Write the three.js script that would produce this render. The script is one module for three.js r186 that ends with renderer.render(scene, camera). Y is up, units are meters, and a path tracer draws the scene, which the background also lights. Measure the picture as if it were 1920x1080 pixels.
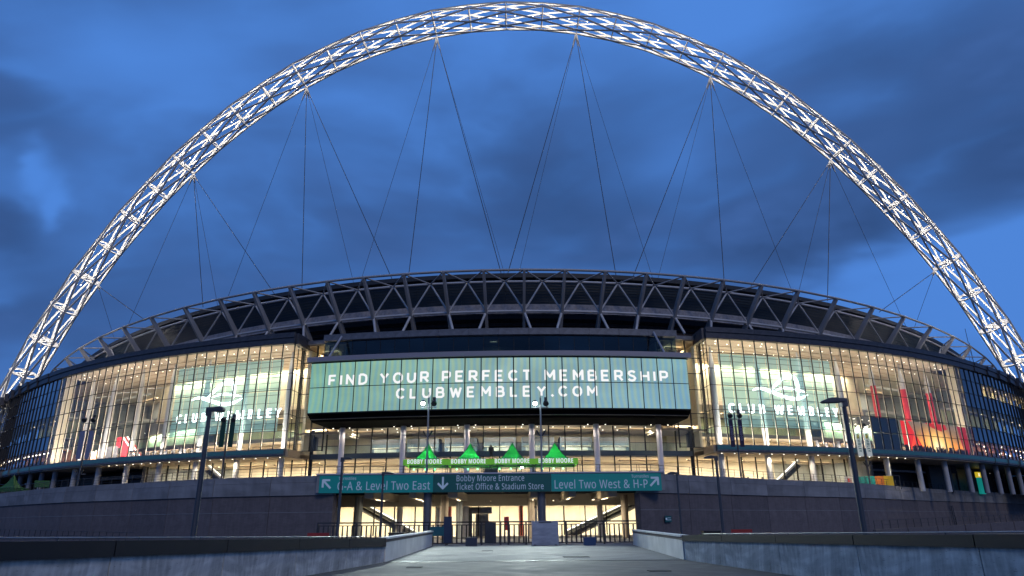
import * as THREE from 'three';
import { mergeGeometries } from 'three/addons/utils/BufferGeometryUtils.js';
import { FontLoader } from 'three/addons/loaders/FontLoader.js';
import { TextGeometry } from 'three/addons/geometries/TextGeometry.js';
import { MarchingCubes } from 'three/addons/objects/MarchingCubes.js';
import { RectAreaLightUniformsLib } from 'three/addons/lights/RectAreaLightUniformsLib.js';

// ------------------------------------------------------------ camera, sky, sun, exposure
const scene = new THREE.Scene();
const camera = new THREE.PerspectiveCamera(45.81, 1024 / 576, 0.1, 6000);
camera.rotation.order = 'YXZ';
camera.position.set(0, 2, 0);
camera.rotation.set(0.3295, 0, -0.0077);
scene.add(camera);

const RAD = Math.PI / 180;
let seed = 20240611;
function rnd() { seed |= 0; seed = seed + 0x6D2B79F5 | 0; let t = Math.imul(seed ^ seed >>> 15, 1 | seed); t = t + Math.imul(t ^ t >>> 7, 61 | t) ^ t; return ((t ^ t >>> 14) >>> 0) / 4294967296; }
const rr = (a, b) => a + (b - a) * rnd();
// value noise in three dimensions
function hash(x, y, z) { let h = Math.imul(x, 374761393) ^ Math.imul(y, 668265263) ^ Math.imul(z, 2147483647 - 1013904223); h = Math.imul(h ^ h >>> 13, 1274126177); return ((h ^ h >>> 16) >>> 0) / 4294967296; }
function noise(x, y, z) {
  const X = Math.floor(x), Y = Math.floor(y), Z = Math.floor(z), s = t => t * t * t * (t * (6 * t - 15) + 10);
  const u = s(x - X), v = s(y - Y), w = s(z - Z), l = (a, b, t) => a + (b - a) * t;
  const c = (i, j, k) => hash(X + i, Y + j, Z + k);
  return l(l(l(c(0, 0, 0), c(1, 0, 0), u), l(c(0, 1, 0), c(1, 1, 0), u), v), l(l(c(0, 0, 1), c(1, 0, 1), u), l(c(0, 1, 1), c(1, 1, 1), u), v), w);
}
function fbm(x, y, z, n) { let a = 0.5, s = 0, t = 0; for (let i = 0; i < n; i++) { s += a * noise(x, y, z); t += a; a *= 0.52; x = x * 2.03 + 17.1; y = y * 2.03 + 5.3; z = z * 2.03 + 9.7; } return s / t; }
const smooth = (a, b, x) => { const t = Math.min(1, Math.max(0, (x - a) / (b - a))); return t * t * (3 - 2 * t); };

// dusk sky: deep blue behind broken cloud, a layer of cloud seen from below
function makeSky() {
  const W = 2048, H = 1024, data = new Float32Array(W * H * 4);
  const clear = [0.078, 0.24, 0.7], cloud = [0.036, 0.09, 0.255], low = [0.075, 0.22, 0.62];
  // breaks (+) and heavier banks (-) in the cloud: azimuth from the view axis, elevation, half widths, all in degrees
  const banks = [[-38.8, 24.2, 1.0, 1.6, 0.27], [-37.2, 22.4, 0.8, 1.6, 0.33], [-40, 20.2, 3, 2.2, -0.3], [-42, 28.5, 5, 3.2, -0.1], [-31, 33, 7, 4, 0.12], [19, 40, 7, 4, 0.34], [35, 29, 8, 5, -0.06], [38.5, 23, 5, 2.6, -0.2], [31, 16.5, 8, 3, 0.42], [40, 15, 6, 4, 0.46], [23, 21.5, 7, 2.4, -0.22], [0, 29, 10, 5, -0.1], [-36, 13, 8, 3, -0.12], [14, 29.5, 5, 4, 0.14], [-12, 24, 8, 3, -0.08], [3, 23, 4, 2, 0.08]];
  for (let j = 0; j < H; j++) {
    const el = ((j + 0.5) / H - 0.5) * Math.PI, y = Math.sin(el), c = Math.cos(el);
    for (let i = 0; i < W; i++) {
      const az = ((i + 0.5) / W - 0.5) * 2 * Math.PI, x = c * Math.cos(az), z = c * Math.sin(az), o = (j * W + i) * 4;
      let col;
      if (y <= 0) col = low.map(v => v * 0.3);
      else {
        const k = 1 / (y + 0.25), px = x * k, pz = z * k;
        const wx = noise(px * 1.6 + 3, pz * 1.6, 1.5) - 0.5, wz = noise(px * 1.6 + 9, pz * 1.6 + 4, 6.5) - 0.5;
        const n = fbm(px * 1.6 + wx * 1.2 + 11.3, pz * 1.9 + wz * 1.2 + 4.1, 7.7, 4), r = 1 - Math.abs(2 * fbm(px * 4.6 + wx * 3.4 + 1.7, pz * 5.2 + wz * 3.4 + 8.2, 3.1, 5) - 1), w = (fbm(px * 8 + wx * 6, pz * 9 + wz * 6, 2.2, 4) * 0.5 + fbm(x * 9 + wx * 3, y * 13 + wz * 3, z * 9, 4) * 0.5) * 0.6 + (1 - r) * 1.1 * 0.4;
        let open = 0; const va = Math.atan2(x, -z) / RAD, ve = el / RAD;
        for (const [a, b, ra, rb, s] of banks) { const q = ((va - a + wx * 5 + (w - 0.5) * 7) / ra) ** 2 + ((ve - b + wz * 4 + (r - 0.6) * 3) / rb) ** 2; if (q < 9) open += s * Math.exp(-q) * (0.25 + 1.5 * w); }
        const cover = 0.96 * smooth(0.2, 0.68, n * 0.46 + fbm(x * 3.1 + wx, y * 5.2 + wz, z * 3.1 + 3, 4) * 0.22 + w * 0.38 - open), band = 1 - smooth(0.0, 0.45, y);
        col = clear.map((v, q) => (v + (low[q] - v) * band * 0.6) * (1 - cover) + cloud[q] * (0.45 + 1.3 * w) * (1 + 0.15 * band) * cover);
      }
      data[o] = col[0]; data[o + 1] = col[1]; data[o + 2] = col[2]; data[o + 3] = 1;
    }
  }
  const t = new THREE.DataTexture(data, W, H, THREE.RGBAFormat, THREE.FloatType);
  t.mapping = THREE.EquirectangularReflectionMapping; t.magFilter = THREE.LinearFilter; t.minFilter = THREE.LinearFilter; t.needsUpdate = true;
  return t;
}
const sky = makeSky();
scene.background = sky; scene.environment = sky; 
const sun = new THREE.DirectionalLight(0xfff3ea, 0.55);
sun.position.set(120, 235, 255); sun.target.position.set(0, 0, -90); sun.castShadow = true; sun.shadow.radius = 30;
Object.assign(sun.shadow.camera, { left: -200, right: 200, top: 200, bottom: -200, near: 1, far: 900 });
scene.add(sun, sun.target);
const EXPOSURE = 1.0;
RectAreaLightUniformsLib.init();

// ------------------------------------------------------------ helpers
const used = {};
function numbered(n) { const k = used[n] = (used[n] ?? -1) + 1; return k ? `${n}_${String(k).padStart(3, '0')}` : n; }
function thing(name, label, category, group, pos = [0, 0, 0], turn = 0) {
  const o = new THREE.Group(); o.name = numbered(name); o.position.set(...pos); o.rotation.y = turn; scene.add(o);
  o.userData = { label, category }; if (group) o.userData.group = group;
  return o;
}
function part(name, geo, mat, parent, label) {
  const m = new THREE.Mesh(geo, mat); m.castShadow = m.receiveShadow = true; parent.add(m);
  m.name = parent === scene ? numbered(name) : partName(parent, name);
  if (label) m.userData.label = label;
  return m;
}
const counts = new WeakMap();
function partName(parent, name) { if (!counts.has(parent)) counts.set(parent, {}); const c = counts.get(parent); const k = c[name] = (c[name] ?? -1) + 1; return k ? `${name}_${String(k).padStart(3, '0')}` : name; }
function sub(name, parent, label) { const g = new THREE.Group(); g.name = partName(parent, name); parent.add(g); if (label) g.userData.label = label; return g; }
function structure(name, geo, mat) { const m = part(name, geo, mat, scene); m.userData.kind = 'structure'; return m; }
function stuff(name, geos, mat, parent) { const m = part(name, mergeGeometries(geos), mat, parent); m.userData.kind = 'stuff'; return m; }
const V = (x, y, z) => new THREE.Vector3(x, y, z);
function box(w, h, d, x = 0, y = 0, z = 0, ry = 0) { const g = new THREE.BoxGeometry(w, h, d); if (ry) g.rotateY(ry); g.translate(x, y, z); return g; }
// bar between two points: round (sides >= 6) or flat (w x d)
function tubeGeo(a, b, r, r2 = r, sides = 8) {
  const L = a.distanceTo(b), g = new THREE.CylinderGeometry(r2, r, L, sides, 1);
  g.applyMatrix4(new THREE.Matrix4().compose(a.clone().add(b).multiplyScalar(0.5), new THREE.Quaternion().setFromUnitVectors(V(0, 1, 0), b.clone().sub(a).normalize()), V(1, 1, 1)));
  return g;
}
const unitTubes = {};
function tubeMesh(name, a, b, r, mat, parent, sides = 8) {
  const geo = unitTubes[sides] ??= new THREE.CylinderGeometry(1, 1, 1, sides, 1);
  const m = part(name, geo, mat, parent);
  m.position.copy(a).add(b).multiplyScalar(0.5); m.quaternion.setFromUnitVectors(V(0, 1, 0), b.clone().sub(a).normalize()); m.scale.set(r, a.distanceTo(b), r);
  return m;
}
// box bent round the y axis: radii r0 < r1, angles in degrees from +z towards +x, heights y0 < y1
function arcBox(r0, r1, p0, p1, y0, y1, n) {
  n ??= Math.max(1, Math.ceil(Math.abs(p1 - p0) / 1.68));
  const pos = [], uv = [];
  const P = (r, i, y) => { const p = (p0 + (p1 - p0) * i / n) * RAD; return [r * Math.sin(p), y, r * Math.cos(p), r * p]; };
  const quad = (a, b, c, d, ua, ub, uc, ud) => { for (const [q, t] of [[a, ua], [b, ub], [c, uc], [a, ua], [c, uc], [d, ud]]) { pos.push(q[0], q[1], q[2]); uv.push(...t); } };
  for (let i = 0; i < n; i++) {
    const A = P(r1, i, y0), B = P(r1, i + 1, y0), C = P(r1, i + 1, y1), D = P(r1, i, y1), a = P(r0, i, y0), b = P(r0, i + 1, y0), c = P(r0, i + 1, y1), d = P(r0, i, y1);
    quad(A, B, C, D, [A[3], y0], [B[3], y0], [B[3], y1], [A[3], y1]);
    quad(b, a, d, c, [B[3], y0], [A[3], y0], [A[3], y1], [B[3], y1]);
    quad(D, C, c, d, [A[3], r1], [B[3], r1], [B[3], r0], [A[3], r0]);
    quad(a, b, B, A, [A[3], r0], [B[3], r0], [B[3], r1], [A[3], r1]);
    if (i === 0) quad(a, A, D, d, [r0, y0], [r1, y0], [r1, y1], [r0, y1]);
    if (i === n - 1) quad(B, b, c, C, [r1, y0], [r0, y0], [r0, y1], [r1, y1]);
  }
  const g = new THREE.BufferGeometry();
  g.setAttribute('position', new THREE.Float32BufferAttribute(pos, 3)); g.setAttribute('uv', new THREE.Float32BufferAttribute(uv, 2));
  g.computeVertexNormals(); return g;
}
const pol = (p, r, y) => V(r * Math.sin(p * RAD), y, r * Math.cos(p * RAD));
// box between two plan points (x, depth): along the line, thickness t inwards (away from the viewer), heights y0..y1
function wallBox(a, b, t, y0, y1, ya1 = y1, ya0 = y0) {
  const dx = b[0] - a[0], dz = b[1] - a[1], L = Math.hypot(dx, dz), nx = -dz / L * t, nz = dx / L * t;
  const q = [[a[0], a[1], ya0, ya1], [b[0], b[1], y0, y1], [b[0] + nx, b[1] + nz, y0, y1], [a[0] + nx, a[1] + nz, ya0, ya1]];
  const pos = [], uv = [], u = [0, L, L + t, -t];
  const f = (i, j) => { for (const [k, up] of [[i, 0], [j, 0], [j, 1], [i, 0], [j, 1], [i, 1]]) { pos.push(q[k][0], q[k][2 + up], -q[k][1]); uv.push(u[k] + a[0] * 0.37, q[k][2 + up]); } };
  f(0, 1); f(1, 2); f(2, 3); f(3, 0);
  for (const up of [1, 0]) for (const k of up ? [0, 1, 2, 0, 2, 3] : [0, 2, 1, 0, 3, 2]) { pos.push(q[k][0], q[k][2 + up], -q[k][1]); uv.push(q[k][0], q[k][1]); }
  const g = new THREE.BufferGeometry();
  g.setAttribute('position', new THREE.Float32BufferAttribute(pos, 3)); g.setAttribute('uv', new THREE.Float32BufferAttribute(uv, 2));
  g.computeVertexNormals(); return g;
}

// ------------------------------------------------------------ materials
function tex(w, h, fn, srgb = true, rep = [1, 1]) {
  const d = new Uint8Array(w * h * 4);
  for (let j = 0; j < h; j++) for (let i = 0; i < w; i++) { const c = fn(i / w, j / h, i, j), o = (j * w + i) * 4; for (let k = 0; k < 3; k++) d[o + k] = 255 * Math.min(1, Math.max(0, Array.isArray(c) ? c[k] : c)); d[o + 3] = 255; }
  const t = new THREE.DataTexture(d, w, h); t.wrapS = t.wrapT = THREE.RepeatWrapping; t.magFilter = THREE.LinearFilter; t.minFilter = THREE.LinearFilter;
  if (srgb) t.colorSpace = THREE.SRGBColorSpace; t.repeat.set(...rep); t.needsUpdate = true; return t;
}
// noise that repeats over one tile
const tile = (u, v, fx, fy, s, n = 4) => { const A = u * 2 * Math.PI, B = v * 2 * Math.PI; return fbm(Math.cos(A) * fx + s, Math.sin(A) * fx + Math.cos(B) * fy, Math.sin(B) * fy + s * 0.7, n); };
const lin = (r, g, b) => new THREE.Color().setRGB(r, g, b);
const std = (c, rough = 0.7, metal = 0, extra = {}) => new THREE.MeshStandardMaterial({ color: Array.isArray(c) ? lin(...c) : c, roughness: rough, metalness: metal, ...extra });
const concreteTex = tex(512, 512, (u, v) => {
  const blot = tile(u, v, 1.4, 1.4, 3, 5), streak = tile(u, v, 9, 0.7, 11, 4), fine = hash(u * 512 | 0, v * 512 | 0, 3), pit = hash(u * 170 | 0, v * 170 | 0, 9) > 0.992 ? 0.18 : 0;
  const k = 0.82 + 0.34 * (blot - 0.5) + 0.34 * (streak - 0.5) + 0.06 * (fine - 0.5) - pit; return [k * 0.98, k, k * 1.01];
}, true, [1 / 7, 1 / 2.4]);
const wallTex = tex(512, 512, (u, v, i, j) => {
  const course = j % 16 < 1 ? 0.96 : 1, row = Math.floor(j / 16), joint = (i + (row % 2) * 20) % 40 < 1 ? 0.97 : 1;
  const b = hash(Math.floor((i + (row % 2) * 20) / 40), row, 5), k = (0.8 + 0.05 * (b - 0.5) + 0.16 * (tile(u, v, 0.8, 0.8, 8, 4) - 0.5) + 0.12 * (tile(u, v, 5, 0.4, 18, 4) - 0.5)) * course * joint;
  return [k * 1.03, k * 0.97, k * 0.97];
}, true, [1 / 6, 1 / 4]);
const asphaltTex = tex(1024, 1024, (u, v) => {
  const g = hash(u * 1024 | 0, v * 1024 | 0, 1), b = tile(u, v, 1.5, 1.5, 5, 5), w = tile(u, v, 3, 3, 21, 4), k = 0.68 + 0.2 * (g - 0.5) + 0.16 * (b - 0.5) + 0.1 * (w - 0.5);
  return [k, k, k * 1.02];
}, true, [1 / 14, 1 / 14]);
const asphaltRough = tex(512, 512, (u, v) => 0.68 + 0.4 * (tile(u, v, 1.8, 1.8, 2, 4) - 0.3), false, [1 / 8, 1 / 8]);
const softTex = tex(512, 512, (u, v) => { const k = 0.84 + 0.22 * (tile(u, v, 1.1, 1.1, 13, 4) - 0.5) + 0.2 * (tile(u, v, 4, 0.5, 31, 4) - 0.5) + 0.03 * (hash(u * 512 | 0, v * 512 | 0, 4) - 0.5); return [k, k, k]; }, true, [1 / 17, 1 / 5]);
const metalTex = tex(256, 256, (u, v) => 0.82 + 0.3 * (tile(u, v, 2, 2, 4, 4) - 0.5) + 0.05 * (hash(u * 256 | 0, v * 256 | 0, 2) - 0.5), true, [1 / 5, 1 / 5]);
const plasterTex = tex(256, 256, (u, v) => { const k = 0.88 + 0.18 * (tile(u, v, 1.3, 1.3, 6, 4) - 0.5); return [k, k, k]; }, true, [1 / 8, 1 / 8]);
const panelTex = tex(256, 256, (u, v, i, j) => { const k = (i % 64 < 1 || j % 128 < 1 ? 0.72 : 0.92) + 0.1 * (tile(u, v, 1.3, 1.3, 16, 3) - 0.5); return [k, k, k]; }, true, [1 / 9.6, 1 / 9.6]);
const M = {
  asphalt: std([0.135, 0.14, 0.15], 1, 0, { map: asphaltTex, roughnessMap: asphaltRough, bumpMap: asphaltTex, bumpScale: 0.006 }),
  paving: std([0.31, 0.32, 0.32], 1, 0, { map: asphaltTex, roughnessMap: asphaltRough, bumpMap: asphaltTex, bumpScale: 0.004 }),  // lighter than the asphalt, with some of the lamplight put into its tone
  concrete: std([0.88, 0.84, 0.76], 0.85, 0, { map: concreteTex, bumpMap: concreteTex, bumpScale: 0.01 }),
  painted: std([0.88, 0.87, 0.82], 0.75, 0, { map: plasterTex }),
  darkCap: std([0.009, 0.011, 0.016], 0.6, 0, { map: metalTex }),
  brownStripe: std([0.12, 0.105, 0.095], 0.7),
  podium: std([0.2, 0.2, 0.21], 0.85, 0, { map: wallTex, bumpMap: wallTex, bumpScale: 0.008 }),
  parapet: std([0.32, 0.325, 0.34], 0.8, 0, { map: softTex }),
  deck: std([0.25, 0.25, 0.26], 0.85, 0, { map: asphaltTex }),
  white: std([0.78, 0.78, 0.78], 0.45, 0, { map: metalTex }),
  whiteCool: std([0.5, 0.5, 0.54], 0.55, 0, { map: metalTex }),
  archWhite: std([0.8, 0.79, 0.76], 0.5, 0, { map: metalTex }),
  steel: std([0.56, 0.55, 0.56], 0.5, 0.1, { map: metalTex }),
  steelDark: std([0.07, 0.075, 0.085], 0.45, 0.3, { map: metalTex }),
  pole: std([0.11, 0.12, 0.14], 0.42, 0.4, { map: metalTex }),
  poleLight: std([0.36, 0.38, 0.42], 0.42, 0.4, { map: metalTex }),
  cornice: std([0.10, 0.10, 0.115], 0.45, 0.3, { map: metalTex }),
  fascia: std([0.2, 0.21, 0.24], 0.5, 0.2, { map: metalTex }),
  mullion: std([0.01, 0.011, 0.013], 0.6),
  fin: std([0.7, 0.64, 0.55], 0.5),
  roof: std([0.05, 0.053, 0.06], 0.6, 0.2, { map: metalTex }),
  louvre: std([0.11, 0.085, 0.085], 0.6, 0.1, { map: metalTex }),
  cladding: std([0.055, 0.08, 0.105], 0.45, 0.1),
  cream: std([0.78, 0.7, 0.5], 0.8, 0, { map: panelTex }),
  beige: std([0.74, 0.64, 0.48], 0.8, 0, { map: plasterTex }),
  tan: std([0.5, 0.39, 0.27], 0.8, 0, { map: panelTex }),
  ceiling: std([0.7, 0.58, 0.44], 0.85, 0, { map: panelTex }),
  olive: std([0.36, 0.36, 0.2], 0.8, 0, { map: plasterTex }),
  greyWall: std([0.36, 0.37, 0.34], 0.8, 0, { map: panelTex }),
  floorIn: std([0.42, 0.37, 0.3], 0.4, 0, { map: plasterTex }),
  slabDark: std([0.05, 0.055, 0.06], 0.5),
  brown: std([0.2, 0.11, 0.06], 0.7, 0, { map: panelTex }),
  red: std([0.56, 0.035, 0.05], 0.5),
  black: std([0.008, 0.008, 0.009], 0.5),
  seatDark: std([0.03, 0.03, 0.035], 0.6),
  cable: std([0.05, 0.05, 0.06], 0.5, 0.5),
  glass: new THREE.MeshPhysicalMaterial({ color: lin(0.97, 0.985, 0.98), roughness: 0, metalness: 0, transmission: 1, thickness: 0, ior: 1.45 }),
  mediaGlass: new THREE.MeshPhysicalMaterial({ color: lin(0.84, 0.96, 0.96), roughness: 0.0, metalness: 0, transmission: 1, thickness: 0, ior: 1.5 }),
  smoke: new THREE.MeshPhysicalMaterial({ color: lin(0.3, 0.42, 0.5), roughness: 0, metalness: 0, transmission: 1, thickness: 0, ior: 1.6 }),
  balustrade: new THREE.MeshPhysicalMaterial({ color: lin(0.9, 0.97, 0.95), roughness: 0, metalness: 0, transmission: 1, thickness: 0, ior: 1.5 }),
  tealLed: std([0.02, 0.06, 0.08], 0.4, 0, { emissive: lin(0.008, 0.03, 0.042), emissiveIntensity: 1 }),
};
const glow = (c, k) => new THREE.MeshStandardMaterial({ color: lin(0.8, 0.8, 0.8), emissive: lin(...c), emissiveIntensity: k, roughness: 0.5 });
const G = { warm: glow([1, 0.8, 0.52], 4), dot: glow([1, 0.93, 0.8], 3.4), cool: glow([0.85, 1, 0.95], 30), arch: glow([1, 0.95, 0.85], 6), led: glow([1, 1, 1], 2.6), green: glow([0.2, 1, 0.4], 4), orange: glow([1, 0.45, 0.16], 3), strip: glow([1, 0.95, 0.8], 2.2) };
const fontLoader = new FontLoader();
const fontBold = await fontLoader.loadAsync('fonts/droid/droid_sans_bold.typeface.json');
const fontReg = await fontLoader.loadAsync('fonts/droid/droid_sans_regular.typeface.json');
// lettering as thin raised shapes, centred on x; spacing in extra metres per letter
function letters(text, size, font, spacing = 0, depth = 0.02) {
  const out = []; let x = 0;
  for (const ch of text) {
    const glyph = font.data.glyphs[ch] ?? font.data.glyphs['?'], adv = glyph.ha / font.data.resolution * size;
    if (ch !== ' ') { const g = new TextGeometry(ch, { font, size, depth, curveSegments: 4, bevelEnabled: false }); out.push([g, x, adv]); }
    x += adv + spacing;
  }
  return { list: out, width: x - spacing };
}
// lettering squeezed or stretched to a width
function fitted(text, size, width, align, font) { const g = lettering(text, size, font, 0.02, 0.02, align); g.computeBoundingBox(); const b = g.boundingBox; g.scale(width / (b.max.x - b.min.x), 1, 1); return g; }
function lettering(text, size, font, spacing = 0, depth = 0.02, align = 'center') {
  const { list, width } = letters(text, size, font, spacing, depth), off = align === 'center' ? -width / 2 : align === 'right' ? -width : 0;
  return mergeGeometries(list.map(([g, x]) => g.translate(x + off, 0, 0)));
}
// a lamp panel: glowing sheet and an area light of the same size just in front of it
function panelLight(parent, name, pos, w, h, facing, turn, color, nits, glowMat, baffle = facing < 0) {
  const m = part(name, new THREE.BoxGeometry(w, 0.04, h), glowMat, parent);
  m.position.copy(pos); m.rotation.y = turn;
  const l = new THREE.RectAreaLight(lin(...color), nits, w, h);
  l.rotation.order = 'YXZ'; l.position.copy(pos).add(V(0, facing * 0.03, 0)); l.rotation.set(facing * Math.PI / 2, turn, 0);
  parent.add(l);
  if (baffle) { const b = part('added_baffle', new THREE.BoxGeometry(w + 0.1, 0.24, 0.03), M.ceiling, parent); b.position.copy(pos).add(V(Math.sin(turn), 0, Math.cos(turn)).multiplyScalar(h / 2 + 0.06)).add(V(0, -0.1, 0)); b.rotation.y = turn; }  // lip added to keep the lamp sheet out of the frontal view
  return m;
}
// a small downlight: glowing disc with a spot lamp inside it
function downlight(parent, name, pos, power, color = [1, 0.85, 0.62], angle = 1.25) {
  const m = part(name, discGeo, G.dot, parent); m.position.copy(pos);
  if (power) { const l = new THREE.SpotLight(lin(...color), power, 0, angle, 0.6, 2); l.position.copy(pos).add(V(0, -0.06, 0)); l.target.position.copy(pos).add(V(0, -1, 0)); l.shadow.radius = 6; l.castShadow = true; parent.add(l, l.target); }
  return m;
}
const discGeo = new THREE.CylinderGeometry(0.07, 0.085, 0.08, 10);


// ------------------------------------------------------------ ground
{
  const g = new THREE.PlaneGeometry(4000, 4000); g.rotateX(-Math.PI / 2);
  const uv = g.attributes.uv; for (let i = 0; i < uv.count; i++) uv.setXY(i, uv.getX(i) * 4000, uv.getY(i) * 4000);
  structure('ground', g, M.asphalt);
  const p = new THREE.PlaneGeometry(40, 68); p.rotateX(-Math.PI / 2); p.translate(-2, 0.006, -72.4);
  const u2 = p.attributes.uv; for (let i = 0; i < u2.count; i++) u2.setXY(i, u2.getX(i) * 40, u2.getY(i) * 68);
  structure('lit_plaza_paving', p, M.paving);
  part('drain_channel', box(17, 0.012, 0.3, 1, 0.012, -38.6), M.steelDark, scene).userData = { label: 'dark drain channel across the ground between the inner ends of the two low walls', category: 'drain' };
}

// ------------------------------------------------------------ the arch
const ARCH = { X: -1.05, d: 146.8, lean: 1.3381, R: 103.645, s: 9.5556, k2: -0.9933, k4: 0.4895, H: 126, r: 3.45 };
const arch = thing('lattice_arch', 'floodlit white tubular lattice arch rising over the whole stadium roof', 'arch', null, [ARCH.X, 2, -ARCH.d], -0.0278);
const archFrame = (() => {
  const N = 2000, T = 20.5, st = 2 * T / N, A = [0], B = [0], TH = [];
  for (let i = 0; i <= N; i++) { const t = -T + i * st, u = t / 18; TH.push(t * ARCH.s / ARCH.R + ARCH.k2 * u ** 3 + ARCH.k4 * u ** 5 * (Math.abs(u) > 1 ? 0.85 : 1)); }
  for (let i = 1; i <= N; i++) { A.push(A[i - 1] + st * ARCH.s * (Math.cos(TH[i]) + Math.cos(TH[i - 1])) / 2); B.push(B[i - 1] - st * ARCH.s * (Math.sin(TH[i]) + Math.sin(TH[i - 1])) / 2); }
  const a0 = A[N / 2], b0 = B[N / 2], up = V(0, Math.sin(ARCH.lean), Math.cos(ARCH.lean)), bn = V(0, -Math.cos(ARCH.lean), Math.sin(ARCH.lean));
  return t => {
    const q = (t + T) / st, i = Math.min(N - 1, Math.floor(q)), f = q - i, a = A[i] + (A[i + 1] - A[i]) * f - a0, b = B[i] + (B[i + 1] - B[i]) * f - b0, th = TH[i] + (TH[i + 1] - TH[i]) * f;
    const c = V(a, ARCH.H, 0).addScaledVector(up, b), tan = V(Math.cos(th), 0, 0).addScaledVector(up, -Math.sin(th)), nor = V(Math.sin(th), 0, 0).addScaledVector(up, Math.cos(th));
    return { c, tan, nor, bin: bn };
  };
})();
const archPoint = (t, deg, r = ARCH.r) => { const f = archFrame(t), a = deg * RAD; return f.c.clone().addScaledVector(f.bin, r * Math.cos(a)).addScaledVector(f.nor, -r * Math.sin(a)); };
const archNode = (k, j) => archPoint(k, 10.3 + 60 * j + (k & 1 ? 30 : 0));
{
  const K = 20, ringGeo = (() => {
    const s = new THREE.Shape(); s.absarc(0, 0, ARCH.r + 0.1, 0, Math.PI * 2); const h = new THREE.Path(); h.absarc(0, 0, ARCH.r - 0.9, 0, Math.PI * 2, true); s.holes.push(h);
    const e = new THREE.ExtrudeGeometry(s, { depth: 0.22, bevelEnabled: false, curveSegments: 30 }); e.translate(0, 0, -0.11); return e;
  })();
  const deckGeo = mergeGeometries([box(5.6, 0.5, 0.3, 0, 0.55, 0), box(5.6, 0.5, 0.3, 0, -0.55, 0), box(0.5, 1.2, 0.26, 1.5, 0, 0), box(0.5, 1.2, 0.26, -1.5, 0, 0)]);
  const armGeo = box(0.14, 0.14, 4.7), bulbGeo = new THREE.SphereGeometry(0.13, 10, 8), far = [];
  for (let k = -K; k <= K; k++) {
    const f = archFrame(k), ring = part('diaphragm_ring', ringGeo, M.archWhite, arch);
    ring.position.copy(f.c); ring.quaternion.setFromRotationMatrix(new THREE.Matrix4().makeBasis(f.bin, f.nor, f.bin.clone().cross(f.nor)));
    part('catwalk', deckGeo, M.archWhite, ring);
    part('lamp_arm', armGeo, M.archWhite, ring);
    for (const q of [-2.4, 2.4]) { const bulb = part('floodlight', bulbGeo, G.arch, ring); bulb.position.set(0, 0, q); const l = new THREE.PointLight(lin(1, 0.91, 0.8), 92, 0, 2); l.position.copy(bulb.position); l.shadow.radius = 6; ring.add(l); }
    if (k === K) continue;
    for (let j = 0; j < 6; j++) for (const d of [0, 1]) {
      const jj = (k & 1) ? j + d : j - d, a = archNode(k, j), b = archNode(k + 1, jj);
      if (k >= -12 && k < 13) tubeMesh('lattice_tube', a, b, 0.235, M.archWhite, arch, 8); else far.push(tubeGeo(a, b, 0.235, 0.235, 8));
    }
  }
  stuff('lower_lattice_tubes', far, M.archWhite, arch);
}

// ------------------------------------------------------------ the stadium (local frame: centre of the bowl, +z towards the viewer, heights from eye level)
const ORIGIN = [0.85, 2, -231.4], TURN = -1.22 * RAD, RF = 136.5, P0 = 12.9, DP = 23.5 / 28, P1 = 36.4;
const stadium = thing('stadium', 'large curved stadium with lit glass facade and dark steel truss roof', 'stadium', null, ORIGIN, TURN);
const toLocal = (x, y, d) => { const q = V(x - ORIGIN[0], y, ORIGIN[2] * -1 - d).applyAxisAngle(V(0, 1, 0), -TURN); return q; };
const toWorld = (p, r, y) => pol(p, r, y).applyAxisAngle(V(0, 1, 0), TURN).add(V(...ORIGIN));
const rows = [25.3, 23.25, 20.9, 18.45, 14.9, 12.5, 10.0];
const rF = p => RF + Math.max(0, Math.abs(p) - P1) ** 2 * 0.009;
const paneGeos = {};
function pane(parent, name, mat, pA, pB, r, y0, y1, label) {
  const a = pol(pA, r, 0), b = pol(pB, r, 0), w = a.distanceTo(b) - 0.09, h = y1 - y0 - 0.07, key = `${w.toFixed(2)}_${h.toFixed(2)}`;
  const m = part(name, paneGeos[key] ??= new THREE.PlaneGeometry(w, h), mat, parent, label);
  m.position.copy(a).add(b).multiplyScalar(0.5).setY((y0 + y1) / 2); m.rotation.y = Math.atan2(b.z - a.z, b.x - a.x) * -1 + (b.x < a.x ? Math.PI : 0);
  m.rotation.z = rr(-0.0012, 0.0012); m.rotation.x = rr(-0.002, 0.002); return m;
}
const mullGeo = (w, d, h) => new THREE.BoxGeometry(w, h, d);
function upright(parent, name, geo, mat, p, r, y) { const m = part(name, geo, mat, parent); m.position.copy(pol(p, r, y)); m.rotation.y = p * RAD; return m; }

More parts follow.
